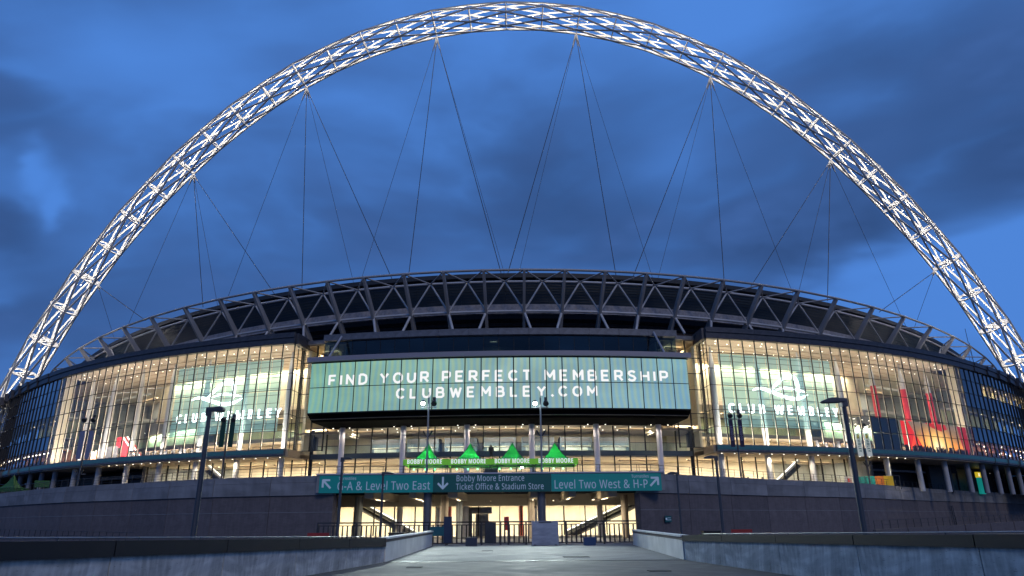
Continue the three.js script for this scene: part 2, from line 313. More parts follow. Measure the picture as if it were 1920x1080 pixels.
const LITROWS = 6;
function facadeBlock(s) {                                             // s = -1 left block, 1 right block
  const F = sub('glass_facade', stadium, s < 0 ? 'lit curved glass facade left of the screen' : 'lit curved glass facade right of the screen');
  const a = p => s * p, lo = Math.min(a(P0), a(P1)), hi = Math.max(a(P0), a(P1)), far = [];
  // glass, mullions, transoms
  const mg = mullGeo(0.085, 0.12, 15.3), fg = mullGeo(0.045, 0.13, 15.2);
  for (let i = 0; i <= 28; i++) { const p = a(P0 + i * DP); upright(F, 'mullion', mg, M.mullion, p, RF, 17.65); if (i) upright(F, 'glass_fin', fg, M.fin, p, RF - 0.13, 17.6); }
  rows.slice(1, 6).forEach(y => part('transom', arcBox(RF - 0.06, RF + 0.07, lo, hi, y - 0.035, y + 0.035, 28), M.mullion, F));
  for (let i = 0; i < 28; i++) for (let j = 0; j < 6; j++) {
    const pA = a(P0 + i * DP), pB = a(P0 + (i + 1) * DP), media = i >= 1 && i <= 10 && j >= 1 && j <= 4;
    pane(F, media ? 'media_pane' : 'glass_pane', media ? M.mediaGlass : M.glass, Math.min(pA, pB), Math.max(pA, pB), RF, rows[j + 1], rows[j]);
  }
  // corner return towards the screen
  const c0 = pol(a(P0), RF, 0), c1 = V(c0.x - s * 0.35, 0, c0.z - 4.1);
  for (let q = 0; q < 3; q++) {
    const u = c0.clone().lerp(c1, q / 3), v = c0.clone().lerp(c1, (q + 1) / 3), ry = Math.atan2(-(v.z - u.z), v.x - u.x);
    for (let j = 0; j < 6; j++) { const m = part('return_pane', new THREE.PlaneGeometry(u.distanceTo(v) - 0.08, rows[j] - rows[j + 1] - 0.07), M.glass, F); m.position.copy(u).add(v).multiplyScalar(0.5).setY((rows[j] + rows[j + 1]) / 2); m.rotation.y = ry; }
    const mm = part('mullion', mg, M.mullion, F); mm.position.copy(v).setY(17.65);
  }
  rows.slice(1, 6).forEach(y => { const g = tubeGeo(c0.clone().setY(y), c1.clone().setY(y), 0.045, 0.045, 4); part('transom', g, M.mullion, F); });
  // cornice, base fascia with its strip, soffit
  for (const [n, r0, r1, y0, y1, m] of [['cornice', RF - 0.5, RF + 0.32, 25.33, 26.25, M.cornice], ['cornice_cap', RF - 0.8, RF + 0.5, 26.26, 27.0, M.cornice], ['fascia', RF - 0.4, RF + 0.3, 9.05, 9.97, M.fascia], ['led_ribbon', RF + 0.302, RF + 0.34, 9.3, 9.85, M.tealLed], ['soffit', RF - 7, RF + 0.1, 8.85, 9.04, M.tan]])
    for (let i = 0; i < 7; i++) { const u = P0 + i * 4 * DP, v = P0 + (i + 1) * 4 * DP - 0.012; part(n + (n === 'soffit' ? '_panel' : '_section'), arcBox(r0, r1, Math.min(a(u), a(v)), Math.max(a(u), a(v)), y0, y1, 4), m, F); }
  for (const [n, y0, y1, ex, m] of [['return_cornice', 25.33, 26.98, 0.3, M.cornice], ['return_fascia', 8.9, 9.97, 0.25, M.tan]]) { const g = box(0.5 + ex, y1 - y0, 4.3, (c0.x + c1.x) / 2 - s * 0.02, (y0 + y1) / 2, (c0.z + c1.z) / 2 - 0.3, Math.atan2(c0.x - c1.x, c0.z - c1.z)); part(n, g, m, F); }
  part('roof_deck', arcBox(112, RF - 0.85, lo, hi, 26.4, 26.7, 12), M.roof, F);

  // inside: ceiling, wall, floors, columns
  const I = sub('atrium', stadium, s < 0 ? 'warmly lit atrium behind the left glass facade' : 'warmly lit atrium behind the right glass facade');
  const arc = (n, r0, r1, p0, p1, y0, y1, m, lab) => part(n, arcBox(r0, r1, Math.min(a(p0), a(p1)), Math.max(a(p0), a(p1)), y0, y1), m, I, lab);
  for (const [u, v] of [[13.1, 19], [19, 25], [25, 31], [31, 36.3]]) arc('ceiling_panel', 121.4, RF - 0.5, u + 0.03, v - 0.03, 25.35, 25.6, M.ceiling);
  for (const [u, v] of [[36.3, 41], [41, 47]]) arc('ceiling_panel', 112, 131.4, u + 0.03, v - 0.03, 25.35, 25.6, M.ceiling);
  arc('ceiling_panel', 112, 121.38, 33, 36.3, 25.35, 25.6, M.ceiling);
  arc('upper_wall', 120.6, 121.2, 13, 33.4, 18.9, 25.34, M.cream); arc('wall_return', 113, 121.2, 33.4, 33.6, 18.9, 25.34, M.cream);
  arc('upper_wall', 112.4, 113, 33.6, 47, 13.2, 25.34, M.greyWall);
  arc('slab_edge', 108, 121.3, 13, 33.6, 18.2, 18.88, M.ceiling);
  arc('rear_wall', 106.4, 107, 13, 47, 12.9, 18.18, M.olive);
  arc('gallery_floor', 107, 124.5, 13, 47, 12.55, 13.1, M.slabDark);
  arc('gallery_balustrade', 124.42, 124.5, 13, 46, 13.12, 14.2, M.balustrade);
  arc('gallery_soffit', 108, 124.4, 13, 47, 12.38, 12.53, M.beige);
  arc('lower_wall', 119.4, 120, 13, 47, 9.97, 12.36, M.beige);
  arc('atrium_floor', 119.4, RF - 0.45, 13, 36.4, 9.6, 9.95, M.floorIn); arc('atrium_floor', 119.4, 131, 36.42, 47, 9.6, 9.95, M.floorIn);
  arc('end_wall', 112, RF - 4.8, 12.9, 13.1, 9.97, 25.32, M.cream); arc('end_wall', 134.4, RF - 0.6, 36.28, 36.48, 9.97, 25.32, M.cream); arc('end_wall', 106, 131, 47, 47.3, 9.97, 25.32, M.greyWall);
  arc('dark_opening', 113.02, 113.3, 34.5, 39.2, 19.4, 22.8, M.fascia); arc('dark_opening', 113.02, 113.3, 40, 46, 18.2, 21.8, M.fascia);
  arc('bridge_deck', 121.5, 124.5, 33.8, 47, 18.4, 18.9, M.greyWall); arc('suspended_beam', 126, 126.4, 31, 46, 22.4, 22.8, M.greyWall);
  for (let q = 0; q < 6; q++) arc('ceiling_rail', RF - 4 - q * 2, RF - 3.92 - q * 2, 13.2, 36.2, 25.26, 25.34, M.tan);
  const colGeo = new THREE.LatheGeometry([[0.40, 9.97], [0.44, 13], [0.44, 19], [0.38, 22.4], [0.1, 24.9], [0.0, 25.0]].map(q => new THREE.Vector2(...q)), 14);
  const sleeve = new THREE.CylinderGeometry(0.45, 0.45, 6.6, 14);
  for (let k = 0; k < 7; k++) {
    const p = a(13.85 + 3.33 * k), col = part('atrium_column', colGeo, M.white, I); col.position.copy(pol(p, 133.4, 0));
    downlight(I, 'column_spot', pol(p, 135.3, 25.3), 55);  // extra spot added to brighten the column front
    if (s > 0 && k >= 4) part('red_sleeve', sleeve, M.red, col).position.set(0, 17.3, 0);
    if (k > 1) { const q0 = pol(p, 133, 21.6), q1 = pol(p + 1.2, 130.8, 21.9); part('column_arm', tubeGeo(q0, q1, 0.09), M.white, I); }
  }
  // lights: coves that wash the rear wall, uplights along the glass, gallery and floor strips added behind baffles, rows of small spots
  for (let q = 0; q < 5; q++) {
    const p = a(16.2 + q * 6.4), c = p * RAD;
    if (q < 3) panelLight(I, 'cove_light', pol(p, 122, 25.25), 12.5, 0.3, -1, c, [1, 0.92, 0.74], 105, G.warm);
    else panelLight(I, 'cove_light', pol(p, 116, 25.2), 9, 0.3, -1, c, [1, 0.92, 0.78], 75, G.warm);
    if (q < 4) panelLight(I, 'floor_uplight', pol(a(15.8 + q * 5.9), 135.1, 10.08), 11.5, 0.3, 1, a(15.8 + q * 5.9) * RAD, [1, 0.9, 0.76], q < 3 ? 180 : 105, G.warm);
    panelLight(I, 'hidden_gallery_light', pol(p, 113.5, 18.1), 10, 0.5, -1, c, q < 3 ? [1, 0.94, 0.76] : [0.8, 1, 0.6], s > 0 && q > 2 ? 130 : q < 3 ? 110 : 95, G.warm);
    panelLight(I, 'hidden_downlight_strip', pol(p, 124.5, 12.3), 9, 0.3, -1, c, [1, 0.88, 0.7], q < 3 ? 120 : 85, G.warm);
  }
  for (let q = 0; q < 28; q++) for (const r of [RF - 2.6, RF - 7.1]) downlight(I, 'spot_lamp', pol(a(P0 + (q + 0.5) * DP), r, 25.3), q % 3 === 1 && r < RF - 5 ? (q < 19 ? 190 : 110) : 0);
  for (let q = 0; q < 12; q++) downlight(I, 'spot_lamp', pol(a(rr(22, 44)), rr(109, 120), 18.12), 0);
  if (s > 0) for (let q = 0; q < 26; q++) { const m = part('gallery_spot', new THREE.CylinderGeometry(0.2, 0.2, 0.06, 10), G.dot, I); m.position.copy(pol(33 + (q % 9) * 1.3, 110 + Math.floor(q / 9) * 4.2, 18.12)); }

  // translucent media mesh behind ten columns of glass, with the white emblem and words
  const S = sub('media_mesh', stadium, s < 0 ? 'pale see-through light mesh with white emblem, left facade' : 'pale see-through light mesh with white emblem, right facade');
  const rails = []; for (let j = 1; j < 5; j++) for (let q = 0; q < 3; q++) { const y = rows[j] - (rows[j] - rows[j + 1]) * (q + 0.5) / 3; rails.push(arcBox(RF - 0.5, RF - 0.45, Math.min(a(P0 + DP), a(P0 + 11 * DP)), Math.max(a(P0 + DP), a(P0 + 11 * DP)), y - 0.03, y + 0.03, 10)); }
  stuff('mesh_rails', rails, M.steelDark, S);
  const meshMat = new THREE.MeshPhysicalMaterial({ color: lin(0.6, 0.75, 0.74), roughness: 0.0, transmission: 0.74, thickness: 0, ior: 1.1, emissive: lin(0.5, 0.84, 0.82), emissiveIntensity: 1.0 });
  for (let i = 1; i <= 10; i++) for (let j = 1; j <= 4; j++) { const u = a(P0 + i * DP), v = a(P0 + (i + 1) * DP); pane(S, 'light_mesh_panel', meshMat, Math.min(u, v), Math.max(u, v), RF - 0.62, rows[j + 1], rows[j]); }
  const pc = s > 0 ? 18.6 : -17.75, rad = RF - 0.36, onCyl = ([X, Y]) => pol(pc + (X - 1160) / 80 / rad / RAD, rad, 18.25 + (665 - (Y - (X - 1160) * 0.045)) / 97);
  const strokes = [[[[640, 672], [700, 648], [770, 648], [860, 680], [1000, 740], [1150, 790], [1280, 785], [1400, 735]], 0.26], [[[880, 670], [980, 575], [1080, 492], [1160, 466], [1225, 470], [1262, 530], [1282, 615], [1290, 700]], 0.24], [[[955, 668], [1040, 640], [1140, 640], [1260, 662], [1385, 700]], 0.17], [[[1236, 490], [1258, 600], [1268, 700], [1262, 770]], 0.09]];
  for (const [pts, w] of strokes) {
    const cv = new THREE.CatmullRomCurve3(pts.map(onCyl)), g = new THREE.TubeGeometry(cv, 40, w, 8);
    const P = g.attributes.position, n = P.count / 9; for (let i = 0; i < P.count; i++) { const t = Math.floor(i / 9) / (n - 1), k = w > 0.1 ? 0.35 + 0.65 * Math.min(1, Math.sin(Math.PI * t) * 1.6) : 1, c = cv.getPointAt(Math.min(1, t)); P.setXYZ(i, c.x + (P.getX(i) - c.x) * k, c.y + (P.getY(i) - c.y) * k, c.z + (P.getZ(i) - c.z) * k); }
    part('emblem_stroke', g, G.led, S);
  }
  const word = letters('CLUB WEMBLEY', 1.32, fontBold, 0.5, 0.08), tc = s > 0 ? 18.05 : -17.55;
  for (const [g, x, adv] of word.list) { g.translate(-adv / 2, 0, 0); const p = tc + (x + adv / 2 - word.width / 2) / rad / RAD, m = part('letter', g, G.led, S); m.position.copy(pol(p, rad, 14.55)); m.rotation.y = p * RAD; }

  // storey under the facade
  const L = sub('lower_storey', stadium, s < 0 ? 'colonnade and lit lobby under the left facade' : 'colonnade and lit lobby under the right facade');
  const la = (n, r0, r1, p0, p1, y0, y1, m) => part(n, arcBox(r0, r1, Math.min(a(p0), a(p1)), Math.max(a(p0), a(p1)), y0, y1), m, L);
  const colG = new THREE.CylinderGeometry(0.42, 0.42, 4.9, 16);
  for (let k = 0; k < 7; k++) upright(L, 'round_column', colG, M.white, a(13.5 + 3.2 * k), RF - 1.6, 6.45);
  const mg2 = mullGeo(0.12, 0.2, 5.0), pe = 26.6;
  for (let p = P0 - 0.2; p < pe; p += DP * 1.25) { upright(L, 'mullion', mg2, M.mullion, a(p), 131.2, 6.45); if (p + DP * 1.25 < pe) pane(L, 'lobby_pane', M.glass, Math.min(a(p), a(p + DP * 1.25)), Math.max(a(p), a(p + DP * 1.25)), 131.2, 4.05, 8.85); }
  la('lobby_ceiling', 119, 129.4, 12.6, 27, 8.86, 9.02, M.beige); la('lobby_wall', 120.4, 121, 12.6, 22, 3.95, 8.84, M.beige); la('lobby_wall', 120.4, 121, 22, 27, 3.95, 8.84, M.greyWall);
  la('lobby_floor', 121, 131, 12.6, 27, 3.7, 3.94, M.floorIn); la('lobby_end_wall', 121, 131, 26.7, 26.9, 3.96, 8.84, M.greyWall);
  la('dark_wall', 124.4, 125, 27, 37, 3.7, 9.0, M.slabDark); la('dark_return', 125, 131, 26.95, 27.05, 3.96, 8.84, M.greyWall);
  la('core_wall', 116, 117, 26, 85, -2, 9.6, M.slabDark); la('rear_soffit', 117.05, 131, 27.1, 80, 9.06, 9.3, M.slabDark); part('bowl_core', arcBox(103, 104, s < 0 ? -85 : -0.5, s < 0 ? 0.5 : 85, 9.7, 33), M.slabDark, L);
  la('dark_duct', 127, 127.5, 27.2, 36.5, 7.6, 7.9, M.steel);
  for (let q = 0; q < 3; q++) panelLight(L, 'lobby_light', pol(a(15 + q * 4.4), 125.5, 8.8), 8, 0.4, -1, a(15 + q * 4.4) * RAD, [1, 0.91, 0.72], q < 2 ? 190 : 90, G.warm);
  for (let i = 0; i < 18; i++) downlight(L, 'soffit_spot', pol(a(P0 + (i + 0.5) * DP), RF - 0.5, 8.82), i % 3 === 1 ? 90 : 0);
  for (let i = 0; i < 6; i++) { const m = part('wall_vent', new THREE.CylinderGeometry(0.22, 0.22, 0.1, 12).rotateX(Math.PI / 2), M.seatDark, L); m.position.copy(pol(a(14 + i * 1.35), 121.08, 6.4)); m.rotation.y = a(14 + i * 1.35) * RAD; }
  // escalator with a lit handrail
  const e0 = pol(a(s < 0 ? 22.0 : 21.6), 127.5, 8.6), e1 = pol(a(18.6), 127.5, 3.9), es = sub('escalator', L);
  part('truss', tubeGeo(e0.clone().setY(8.0), e1.clone().setY(3.4), 0.55, 0.55, 4), M.slabDark, es); part('handrail_light', tubeGeo(e0.clone().add(V(0, 0.5, 0.9)), e1.clone().add(V(0, 0.5, 0.9)), 0.09, 0.09, 6), G.strip, es); part('side_panel', tubeGeo(e0.clone().add(V(0, 0.1, 0.8)), e1.clone().add(V(0, 0.1, 0.8)), 0.22, 0.22, 4), M.white, es);
}
facadeBlock(-1); facadeBlock(1);

// things seen low behind the glass: red escalator and boards (left), printed mural and dark panels (right)
{
  const I = sub('red_stair', stadium, 'red stair enclosure low in the left facade');
  const p = q => pol(-q, 131.5, 0);
  const s = new THREE.Shape(); [[0, 0], [4.4, 0], [0.6, 3.1], [-0.9, 3.9], [-2.2, 3.8], [-2.2, 2.6], [-0.7, 2.0]].forEach((q, i) => i ? s.lineTo(...q) : s.moveTo(...q));
  const g = new THREE.ExtrudeGeometry(s, { depth: 1.2, bevelEnabled: true, bevelSize: 0.05, bevelThickness: 0.05 }); const m = part('stair_side', g, M.red, I); m.position.copy(p(28.6)).setY(10.0); m.rotation.y = -28.6 * RAD;
  for (const o of [0, 0.8]) { const r = part('stair_handrail', tubeGeo(V(0.9, 3.8, 1.4 + o), V(5.4, 0.3, 1.4 + o), 0.1, 0.1, 6), G.strip, I); r.position.copy(p(28.6)).setY(10.0); r.rotation.y = -28.6 * RAD; }
  part('grey_board', arcBox(132, 132.2, -32.4, -29.7, 10.0, 12.6), M.whiteCool, I);
  const fire = part('glowing_sign', arcBox(132, 132.15, -33.6, -32.6, 10.6, 11.9, 2), G.orange, I);
  part('maroon_board', arcBox(132, 132.2, -36.3, -33.8, 10.5, 11.9), M.brown, I);
  for (let q = 0; q < 7; q++) { const b = part('bulb', new THREE.SphereGeometry(0.13, 8, 6), G.dot, I); b.position.copy(pol(-36 + q * 0.45, 131, 12.2 + 0.1 * (q % 2))); }

  // mural: red and white banners before a setting sun over a dark crowd
  const W = 1024, H = 384, c = document.createElement('canvas'); c.width = W; c.height = H; const x = c.getContext('2d');
  const g1 = x.createLinearGradient(0, 0, 0, H); g1.addColorStop(0, '#6e6052'); g1.addColorStop(0.45, '#9a7044'); g1.addColorStop(0.75, '#f29038'); g1.addColorStop(1, '#d2601a'); x.fillStyle = g1; x.fillRect(0, 0, W, H);
  const g2 = x.createRadialGradient(470, 300, 10, 470, 300, 330); g2.addColorStop(0, 'rgba(255,240,190,1)'); g2.addColorStop(0.4, 'rgba(255,200,110,0.85)'); g2.addColorStop(1, 'rgba(255,150,60,0)'); x.fillStyle = g2; x.fillRect(0, 0, W, H);
  const poly = (col, pts) => { x.fillStyle = col; x.beginPath(); pts.forEach(([a, b], i) => i ? x.lineTo(a, b) : x.moveTo(a, b)); x.closePath(); x.fill(); };
  poly('#c4241c', [[0, 0], [95, 0], [170, 160], [270, 384], [0, 384]]); poly('#e0452a', [[60, 384], [150, 160], [250, 384]]);
  poly('#a5221c', [[330, 0], [640, 0], [660, 60], [560, 95], [430, 60]]); poly('#8c1a18', [[840, 0], [1024, 0], [1024, 384], [900, 384], [860, 180]]);
  x.fillStyle = '#140a06';
  for (let i = 0; i < 150; i++) { const px = rnd() * W, ph = 20 + rnd() * 55; x.beginPath(); x.arc(px, H - ph, 7 + rnd() * 6, 0, 6.3); x.fill(); x.fillRect(px - 11, H - ph + 4, 22, ph); if (rnd() < 0.3) x.fillRect(px + 4, H - ph - 26, 5, 30); }
  const t = new THREE.CanvasTexture(c); t.colorSpace = THREE.SRGBColorSpace;
  const Mu = sub('printed_mural', stadium, 'backlit printed mural of red banners and sunset, right facade'), n = 10, i0 = 18;
  for (let i = 0; i < n; i++) {
    const geo = arcBox(RF - 0.9, RF - 0.85, P0 + (i0 + i) * DP + 0.01, P0 + (i0 + i + 1) * DP - 0.01, 10.02, 14.8, 1), uv = geo.attributes.uv, pos = geo.attributes.position;
    for (let k = 0; k < uv.count; k++) uv.setXY(k, (Math.atan2(pos.getX(k), pos.getZ(k)) / RAD - P0 - i0 * DP) / (n * DP), 1 - (pos.getY(k) - 10.02) / 4.78);
    for (let k = 0; k < uv.count; k++) uv.setY(k, 1 - uv.getY(k));
    part('mural_sheet', geo, M.mural ??= new THREE.MeshStandardMaterial({ color: 0x222222, map: t, emissive: 0xffffff, emissiveMap: t, emissiveIntensity: 1.5, roughness: 0.6 }), Mu);
  }
  for (let i = 14; i < 17; i++) for (const j of [4, 5]) part('dark_panel', arcBox(RF - 0.3, RF - 0.2, P0 + i * DP + 0.02, P0 + (i + 1) * DP - 0.02, rows[j + 1] + 0.05, rows[j] - 0.05, 1), M.cladding, Mu);
}

// ------------------------------------------------------------ darker glass to either side
for (const s of [-1, 1]) {
  const F = sub('dark_facade', stadium, s < 0 ? 'dark blue glass facade at the far left' : 'dark blue glass facade at the far right');
  const n = 27, mats = {};
  const mg = mullGeo(0.1, 0.2, 15.3);
  const litRow = (i, j) => s < 0 ? (j === 5 || (j === 3 && i < 12)) : (j === 5 || j === 3 || (j === 1 && i >= 4 && i < 20) || (j === 4 && i < 0));
  for (let i = 0; i < n; i++) {
    const u = P1 + i * DP, v = P1 + (i + 1) * DP, r = rF((u + v) / 2);
    upright(F, 'mullion', mg, M.mullion, s * u, rF(u), 17.65);
    for (let j = 0; j < 6; j++) pane(F, litRow(i, j) ? 'window_pane' : 'dark_pane', litRow(i, j) ? M.glass : (M.darkGlass ??= new THREE.MeshPhysicalMaterial({ color: lin(0.008, 0.012, 0.02), roughness: 0.04, metalness: 0, ior: 1.9, clearcoat: 1, clearcoatRoughness: 0.03 })), s > 0 ? u : -v, s > 0 ? v : -u, r, rows[j + 1], rows[j]);
  }
  const seg = 9;
  part('end_return', arcBox(120, 139.4, s < 0 ? -(P1 + 27 * DP - 0.05) : P1 + 27 * DP - 0.35, s < 0 ? -(P1 + 27 * DP - 0.35) : P1 + 27 * DP - 0.05, -2, 8.8), M.brown, F);
  part('end_wall', arcBox(131, 132, s < 0 ? -82 : P1 + 27 * DP - 0.2, s < 0 ? -(P1 + 27 * DP - 0.2) : 82, -2, 26.9), M.slabDark, F);
  for (let q = 0; q < seg; q++) {
    const u = P1 + q * 3 * DP, v = u + 3 * DP - 0.01, r = rF((u + v) / 2), lo = Math.min(s * u, s * v), hi = Math.max(s * u, s * v), part4 = (nm, r0, r1, y0, y1, m) => part(nm, arcBox(r + r0, r + r1, lo, hi, y0, y1, 3), m, F);
    part4('cornice_section', -0.6, 0.32, 25.33, 26.25, M.cornice); part4('cornice_cap_section', -0.9, 0.5, 26.26, 27, M.cornice); part4('fascia_section', -0.4, 0.3, 9.05, 9.97, M.fascia); part4('led_ribbon_section', 0.302, 0.34, 9.3, 9.85, M.tealLed);
    part4('soffit_panel', -8, 0.1, 8.85, 9.04, M.slabDark); part4('rear_wall', -9, -8.4, 3.7, 8.84, M.slabDark);
    for (const y of rows.slice(1, 6)) part4('transom', -0.06, 0.07, y - 0.04, y + 0.04, M.mullion);
    part4('floor', -4.2, -0.3, 9.6, 9.95, M.brown); part4('ceiling', -4.2, -0.3, 12.6, 12.8, M.brown); part4('room_wall', -4.4, -4.2, 9.96, 12.58, M.brown);
    part4('floor', -4.2, -0.3, 14.7, 14.88, M.slabDark); part4('ceiling', -4.2, -0.3, 18.46, 18.62, M.greyWall); part4('room_wall', -4.4, -4.2, 14.9, 18.44, M.olive);
    if (s > 0) { part4('room_wall', -2.3, -2.1, 20.9, 23.2, M.cream); part4('floor', -2.1, -0.3, 20.75, 20.88, M.slabDark); part4('ceiling', -2.1, -0.3, 23.22, 23.3, M.beige); }
    part4('transom_rail', 0.07, 0.1, 9.98, 10.06, M.mullion); part4('roof_deck', -24, -0.95, 26.4, 26.7, M.roof);
    const p = s * (u + v) / 2;
    if (q < 8) panelLight(F, 'room_light', pol(p, r - 2.4, 12.55), 4.2, 0.12, -1, p * RAD, s < 0 ? [1, 0.62, 0.4] : [1, 0.5, 0.2], s < 0 ? 60 : 150, G.warm);
    if (q < (s < 0 ? 4 : 8)) panelLight(F, 'room_light', pol(p, r - 2.6, 18.4), 4, 0.1, -1, p * RAD, [0.95, 1, 0.7], s < 0 ? 24 : 30, G.warm);
    if (s > 0 && q > 0 && q < 7) panelLight(F, 'room_light', pol(p, r - 1.2, 23.16), 4.6, 0.12, -1, p * RAD, [1, 0.88, 0.42], 40, G.warm);
    for (let k = 0; k < 3; k++) { const b = part('bulb', new THREE.SphereGeometry(0.14, 8, 6), G.dot, F); b.position.copy(pol(s * (u + (k + 0.5) * DP), r - (s < 0 ? 1.2 : rr(0.8, 3)), s < 0 ? 12.2 : rr(10.6, 12.4))); }
    const dark = part('service_unit', box(rr(0.8, 1.6), rr(0.8, 1.5), 0.8), M.seatDark, F); dark.position.copy(pol(s * (u + rr(0.3, 2)), r - 2.5, 10.6));
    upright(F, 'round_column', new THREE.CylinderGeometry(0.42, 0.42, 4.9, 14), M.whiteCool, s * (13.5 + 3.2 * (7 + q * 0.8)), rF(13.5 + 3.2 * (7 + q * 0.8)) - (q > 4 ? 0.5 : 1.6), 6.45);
    if (q > 4) part4('ground_wall', -1.3, -1.05, 3.7, 8.84, M.brown);
  }
}

// ------------------------------------------------------------ the middle: screen box, terrace, recessed glazing, lobby
{
  const C = sub('screen_box', stadium, 'dark box over the entrance carrying the wide display');
  const prof = [[139, 14.25], [137.6, 13.35], [131.6, 13.1], [131.6, 21.6], [139, 21.6]], a0 = -11.05, a1 = 11.05, n = 24;
  const pos = []; const P = (i, k) => { const [r, y] = prof[k % 5], q = (a0 + (a1 - a0) * i / n) * RAD; return [r * Math.sin(q), y, r * Math.cos(q)]; };
  for (let i = 0; i < n; i++) for (let k = 0; k < 5; k++) { const A = P(i, k), B = P(i + 1, k), Cc = P(i + 1, k + 1), D = P(i, k + 1); pos.push(...A, ...Cc, ...B, ...A, ...D, ...Cc); }
  for (const i of [0, n]) for (let k = 1; k < 4; k++) { const t = [P(i, 0), P(i, k), P(i, k + 1)]; if (i) t.reverse(); t.forEach(v => pos.push(...v)); }
  const g = new THREE.BufferGeometry(); g.setAttribute('position', new THREE.Float32BufferAttribute(pos, 3)); g.setAttribute('uv', new THREE.Float32BufferAttribute(new Float32Array(pos.length / 3 * 2), 2)); g.computeVertexNormals();
  part('box_shell', g, new THREE.MeshPhysicalMaterial({ color: lin(0.005, 0.005, 0.0055), roughness: 0.8, specularIntensity: 0.06 }), C);
  part('soffit_trim', arcBox(137.2, 138.4, -11, 11, 13.62, 13.7, 24), M.steelDark, C);
  part('coping', arcBox(131, 139.5, -11.25, 11.25, 21.62, 22.3, 24), std([0.3, 0.28, 0.32], 0.5, 0.1), C);
  // screen picture
  const W = 2048, H = 282, cv = document.createElement('canvas'); cv.width = W; cv.height = H; const x = cv.getContext('2d'), img = x.createImageData(W, H);
  for (let j = 0; j < H; j++) for (let i = 0; i < W; i++) {
    const m = 0.5 + 0.5 * Math.sin(i * 0.19 + 6 * fbm(i / 420, j / 160, 2, 3)), b = fbm(i / 330 + 5, j / 110, 4, 4) - 0.5, q = j / H, u = i / W;
    const base = [134 + 10 * Math.sin(u * 3.1), 184 - 6 * u, 162 + 24 * u + 8 * q], o = (j * W + i) * 4, beam = Math.exp(-(((u - 0.5 + (q - 0.5) * 0.1) / 0.035) ** 2)) * 14, cell = (i % 4 < 1 || j % 4 < 1) ? 0.9 : 1.03;
    img.data[o] = (base[0] + 26 * b + 22 * (m - 0.5) + beam) * cell; img.data[o + 1] = (base[1] + 34 * b + 10 * (m - 0.5) + beam) * cell; img.data[o + 2] = (base[2] + 26 * b - 20 * (m - 0.5) + beam) * cell; img.data[o + 3] = 255;
  }
  x.putImageData(img, 0, 0);
  x.fillStyle = '#ffffff'; x.strokeStyle = '#ffffff';
  // rounded block capitals drawn as strokes on a 5 x 7 grid
  const GL = { F: [[[0, 7], [0, 0], [4.6, 0]], [[0, 3.4], [4, 3.4]]], I: [[[0, 0], [0, 7]]], N: [[[0, 7], [0, 0], [5, 7], [5, 0]]], D: [[[0, 0], [0, 7], [2.6, 7], [4.6, 6], [5, 4.5], [5, 2.5], [4.6, 1], [2.6, 0], [0, 0]]], Y: [[[0, 0], [2.7, 3.6], [5.4, 0]], [[2.7, 3.6], [2.7, 7]]], O: [[[2.8, 0], [1, 0.7], [0, 2.4], [0, 4.6], [1, 6.3], [2.8, 7], [4.6, 6.3], [5.6, 4.6], [5.6, 2.4], [4.6, 0.7], [2.8, 0]]], U: [[[0, 0], [0, 4.6], [0.7, 6.4], [2.5, 7], [4.3, 6.4], [5, 4.6], [5, 0]]], R: [[[0, 7], [0, 0], [3.4, 0], [4.6, 0.8], [4.6, 3], [3.4, 3.8], [0, 3.8]], [[2.4, 3.8], [5, 7]]], P: [[[0, 7], [0, 0], [3.6, 0], [4.8, 0.9], [4.8, 3.2], [3.6, 4.1], [0, 4.1]]], E: [[[4.6, 0], [0, 0], [0, 7], [4.6, 7]], [[0, 3.5], [4, 3.5]]], C: [[[5.1, 1.3], [4.2, 0.3], [2.7, 0], [1, 0.7], [0, 2.4], [0, 4.6], [1, 6.3], [2.7, 7], [4.2, 6.7], [5.1, 5.7]]], T: [[[0, 0], [5.2, 0]], [[2.6, 0], [2.6, 7]]], M: [[[0, 7], [0, 0], [3, 4.6], [6, 0], [6, 7]]], B: [[[0, 0], [0, 7], [3.6, 7], [4.8, 6.1], [4.8, 4.3], [3.8, 3.4], [0, 3.4]], [[3.8, 3.4], [4.4, 2.6], [4.4, 0.9], [3.4, 0], [0, 0]]], S: [[[4.7, 1], [3.8, 0.2], [2.4, 0], [0.8, 0.5], [0.3, 1.8], [1.2, 3], [3.8, 3.9], [4.8, 5.2], [4, 6.6], [2.4, 7], [0.9, 6.7], [0, 5.7]]], H: [[[0, 0], [0, 7]], [[5, 0], [5, 7]], [[0, 3.5], [5, 3.5]]], L: [[[0, 0], [0, 7], [4.4, 7]]], W: [[[0, 0], [1.9, 7], [3.7, 1.2], [5.5, 7], [7.4, 0]]], '.': [[[0, 6.8], [0.1, 6.9]]] };
  const wd = { I: 0, M: 6, W: 7.4, Y: 5.4, O: 5.6, C: 5.1, T: 5.2, F: 4.4, L: 4.2, '.': 0.1 };
  x.lineCap = 'butt'; x.lineJoin = 'round';
  function line(text, x0, x1, top, cap) {
    const ws = [...text].map(c => c === ' ' ? 1.6 : (wd[c] ?? 5)), u = cap / 7, gaps = text.length - 1, gap = (x1 - x0 - ws.reduce((a, b) => a + b, 0) * u) / gaps; let px = x0; x.lineWidth = cap * 0.24;
    [...text].forEach((c, i) => { for (const st of GL[c] ?? []) { x.lineCap = c === '.' ? 'square' : 'butt'; x.beginPath(); st.forEach(([a, b], k) => { const X = px + a * u, Y = top + b * u; k ? x.lineTo(X, Y) : x.moveTo(X, Y); }); x.stroke(); } px += ws[i] * u + gap; });
  }
  line('FIND YOUR PERFECT MEMBERSHIP', W * 0.056, W * 0.942, H * 0.27, H * 0.185);
